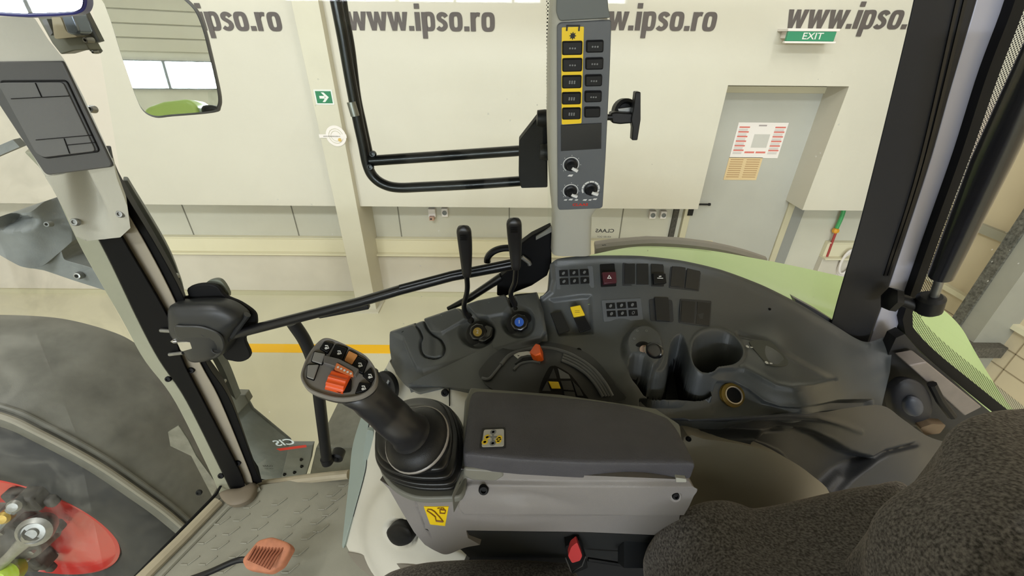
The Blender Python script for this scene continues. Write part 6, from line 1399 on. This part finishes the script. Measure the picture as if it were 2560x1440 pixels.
def hplate(name, pts, h0, h1, m, parent=jb, bevel=0.0, r=3):
    return MB().prism([H(x, y, h0) for x, y in round_px(pts, r)], hn*(h1-h0)).build(name, MATS[m] if isinstance(m, str) else m, parent, bevel=bevel)
keys = [([(801, 873), (812, 856), (833, 862), (819, 884)], 'button', 1), ([(787, 881), (814, 886)[:2], (805, 912), (780, 904)], 'grey', 0), ([(770, 914), (798, 913), (785, 950), (768, 944)], 'grey', 0),
        ([(827, 892), (840, 864), (868, 872), (855, 902)], 'button', 1), ([(861, 903), (873, 878), (895, 889), (880, 914)], 'orange_dull', 0), ([(878, 920), (896, 893), (918, 905), (907, 935)], 'button', 1),
        ([(908, 940), (927, 922), (936, 945), (928, 958)], 'button', 1), ([(890, 984), (900, 958), (928, 962), (915, 978)], 'button', 1)]
for pts_, m_n, g_ in keys:
    cx_ = sum(p[0] for p in pts_)/len(pts_); cy_ = sum(p[1] for p in pts_)/len(pts_)
    hplate('key_gap', [(cx_+(x-cx_)*1.14, cy_+(y-cy_)*1.14) for x, y in pts_], 0.0006, 0.0020, 'soft_black')
    k_ = hplate('head_key', pts_, 0.0020, 0.0045, mat('key_grey', (136, 134, 130), 0.45) if m_n == 'grey' else m_n, bevel=0.0008)
    if g_:
        mb = MB(); c_ = H(cx_, cy_, 0.0047); rt_ = (H(cx_+10, cy_+3)-H(cx_, cy_)).normalized(); u_ = hn.cross(rt_)
        mb.tube([c_-rt_*0.003+u_*0.002, c_+u_*0.003, c_+rt_*0.003, c_-u_*0.002], 0.0007, 6); mb.lathe(c_-u_*0.001, hn, [(0.0018, 0), (0.0018, 0.0003), (0.0001, 0.0003)], 8)
        mb.build('symbol', MATS['print_white'], k_, smooth=0)
hplate('thumb_ramp', [(815, 896), (850, 904), (900, 930), (890, 945), (830, 920), (812, 915)], 0.001, 0.010, mat('ramp_grey', (98, 95, 92), 0.45), bevel=0.003)
pl_ = hplate('orange_label', [(842, 908), (882, 930), (884, 944), (836, 925)], 0.010, 0.0112, mat('label_orange', (214, 120, 70), 0.5))
mb = MB()
for k_ in range(5): mb.lathe(H(845+8*k_, 918+4*k_, 0.0114), hn, [(0.0015, 0), (0.0015, 0.0002), (0.0001, 0.0002)], 6)
mb.build('symbol', MATS['print_white'], pl_, smooth=0)
hplate('wheel_well', [(820, 950), (828, 930), (880, 948), (878, 980), (850, 984), (822, 970)], 0.0015, 0.0035, 'soft_black', r=6)
# ribbed thumb wheel
wa_ = (H(874, 956)-H(828, 944)).normalized(); wcen = H(850, 957, -0.004); r0 = 0.0155; wl = (H(874, 956)-H(828, 944)).length
mb = MB(); v = []; NN = 48; prof = [(-0.5, 0.86), (-0.47, 1.0), (0.47, 1.0), (0.5, 0.86)]
for t_, s_ in prof:
    for j in range(NN):
        w = 2*math.pi*j/NN; rr = r0*s_*(1.0 if (j % 4) < 2 else 0.93); a_ = hn; b_ = wa_.cross(hn)
        v.append(wcen+wa_*wl*t_+(a_*math.cos(w)+b_*math.sin(w))*rr)
f = [[i*NN+j, i*NN+(j+1) % NN, (i+1)*NN+(j+1) % NN, (i+1)*NN+j] for i in range(3) for j in range(NN)]+[list(range(NN))[::-1], [3*NN+j for j in range(NN)]]
link('thumb_wheel', v, f, mat('wheel_orange', (226, 88, 34), 0.32), jb, smooth=30)

# ================================================================ seat
FAB = mat('seat_fabric', (82, 76, 72), 0.95, spec=0.15, bump=0.0)
def fabric():
    m = MATS['seat_fabric']; nt = m.node_tree; N = nt.nodes; L = nt.links; b = N['Principled BSDF']
    ge = N.new('ShaderNodeNewGeometry'); n1 = N.new('ShaderNodeTexNoise'); n1.inputs['Scale'].default_value = 260; n1.inputs['Detail'].default_value = 3
    L.new(ge.outputs['Position'], n1.inputs['Vector'])
    r = N.new('ShaderNodeValToRGB'); r.color_ramp.elements[0].position = 0.35; r.color_ramp.elements[0].color = (0.052, 0.049, 0.047, 1); r.color_ramp.elements[1].position = 0.68; r.color_ramp.elements[1].color = (0.21, 0.195, 0.185, 1)
    L.new(n1.outputs['Fac'], r.inputs['Fac']); L.new(r.outputs['Color'], b.inputs['Base Color'])
    bp = N.new('ShaderNodeBump'); bp.inputs['Strength'].default_value = 0.6; bp.inputs['Distance'].default_value = 0.002; L.new(n1.outputs['Fac'], bp.inputs['Height']); L.new(bp.outputs['Normal'], b.inputs['Normal'])
    b.inputs['Sheen Weight'].default_value = 0.5; b.inputs['Sheen Roughness'].default_value = 0.4; b.inputs['Sheen Tint'].default_value = (0.7, 0.62, 0.55, 1)
fabric()
se = thing('driver_seat', 'dark brown grey fabric driver seat with bolstered backrest', 'seat', (0.35, 0.1, 1.6))
def cushion(name, out, ctrl, drop, rings=14, pw=2.6, thick=0.10, zlow=1.85):
    """upholstered pad: outline on the picture of its silhouette, body falling away towards the outline"""
    S = tps(ctrl); o2 = sm_px(out, 5); m = len(o2); cx = sum(p[0] for p in o2)/m; cy = sum(p[1] for p in o2)/m; v = []
    c3 = P(cx, cy, y=S(cx, cy)); nrm = (CAM-c3).normalized()
    def pos(t, i):
        x = cx+(o2[i][0]-cx)*t; y = cy+(o2[i][1]-cy)*t
        d = drop*(1-(max(0.0, 1-t**pw))**(1/2))
        return P(x, y, y=S(x, y))-nrm*d
    ts = [1.0]+[1-((i/rings)**1.6) for i in range(1, rings)]
    def low(i, k, dz): p = pos(1.0, i); return Vector((c3.x+(p.x-c3.x)*k, c3.y+(p.y-c3.y)*k, min(p.z, c3.z+0.02)*(1-dz)+zlow*dz))
    v += [low(i, 0.72, 1.0) for i in range(m)]+[low(i, 0.86, 0.6) for i in range(m)]+[pos(1.0, i)-nrm*thick*0.35-(pos(1.0, i)-c3)*0.04 for i in range(m)]
    for t in ts: v += [pos(t, i) for i in range(m)]
    v.append(pos(0, 0)); R_ = len(ts)+3
    f = [[i*m+j, i*m+(j+1) % m, (i+1)*m+(j+1) % m, (i+1)*m+j] for i in range(R_-1) for j in range(m)]+[[(R_-1)*m+j, (R_-1)*m+(j+1) % m, len(v)-1] for j in range(m)]+[list(range(m))[::-1]]
    return link(name, v, f, FAB, se, smooth=80, subd=1)
cushion('seat_cushion', [(925, 1480), (950, 1436), (1000, 1415), (1060, 1402), (1140, 1396), (1230, 1394), (1320, 1396), (1400, 1402), (1440, 1412), (1470, 1500), (1400, 1700), (1200, 1800), (1000, 1700)],
        [(950, 1436, .44), (1150, 1396, .46), (1400, 1402, .46), (1200, 1500, .38), (1000, 1700, .22), (1400, 1700, .24)], 0.05, zlow=1.78)
cushion('back_bolster', [(1592, 1440), (1596, 1385), (1620, 1340), (1660, 1295), (1710, 1264), (1760, 1248), (1810, 1246), (1850, 1256), (1880, 1266), (1940, 1258), (2020, 1240), (2090, 1224), (2150, 1212), (2200, 1205), (2280, 1200), (2340, 1300), (2350, 1500), (2100, 1700), (1750, 1700), (1620, 1600)],
        [(1592, 1440, .38), (1700, 1270, .42), (1810, 1250, .44), (1880, 1268, .44), (2100, 1224, .46), (2280, 1205, .46), (1850, 1440, .31), (2200, 1440, .30), (1750, 1700, .18), (2200, 1700, .18)], 0.05)
cushion('backrest', [(2150, 1440), (2150, 1370), (2165, 1310), (2200, 1260), (2260, 1215), (2310, 1180), (2335, 1155), (2345, 1120), (2360, 1085), (2390, 1055), (2430, 1033), (2490, 1018), (2560, 1012), (2680, 1010), (2850, 1100), (2900, 1400), (2700, 1700), (2300, 1700), (2180, 1560)],
        [(2150, 1440, .27), (2200, 1260, .32), (2330, 1150, .36), (2420, 1038, .40), (2600, 1014, .41), (2400, 1300, .26), (2600, 1200, .29), (2500, 1440, .21), (2700, 1500, .18), (2400, 1700, .14)], 0.035)
# seat base / belt buckle in the dark gap
MB().prism([P(x, y, y=0.50) for x, y in [(1180, 1385), (1480, 1340), (1700, 1320), (1760, 1460), (1700, 1560), (1300, 1560), (1150, 1440)]], (0, 0.03, 0)).build('seat_side_cover', mat('seat_plastic', (24, 24, 25), 0.6), se)
bk = thing('belt_buckle', 'red button belt buckle in the dark gap below the armrest', 'seat belt buckle', P(1430, 1440, y=0.41))
slab('buckle_case', round_px([(1412, 1368), (1448, 1350), (1470, 1420), (1430, 1436)], 4), 0.425, 0.02, MATS['black_plastic'], bk, bevel=0.003)
slab('red_button', round_px([(1420, 1390), (1428, 1368), (1443, 1356), (1456, 1390), (1450, 1402), (1430, 1408)], 4), 0.415, 0.012, mat('buckle_red', (196, 60, 60), 0.5), bk, bevel=0.003)
MB().tube([P(1414, 1395, y=0.418), P(1428, 1430, y=0.418), P(1455, 1415, y=0.418), P(1464, 1392, y=0.418)], 0.0012, 6).build('metal_edge', MATS['steel'], bk)
MB().tube([P(1470, 1398, y=0.45), P(1580, 1415, y=0.45)], 0.004, 6).build('strap_edge', MATS['rubber'], bk)
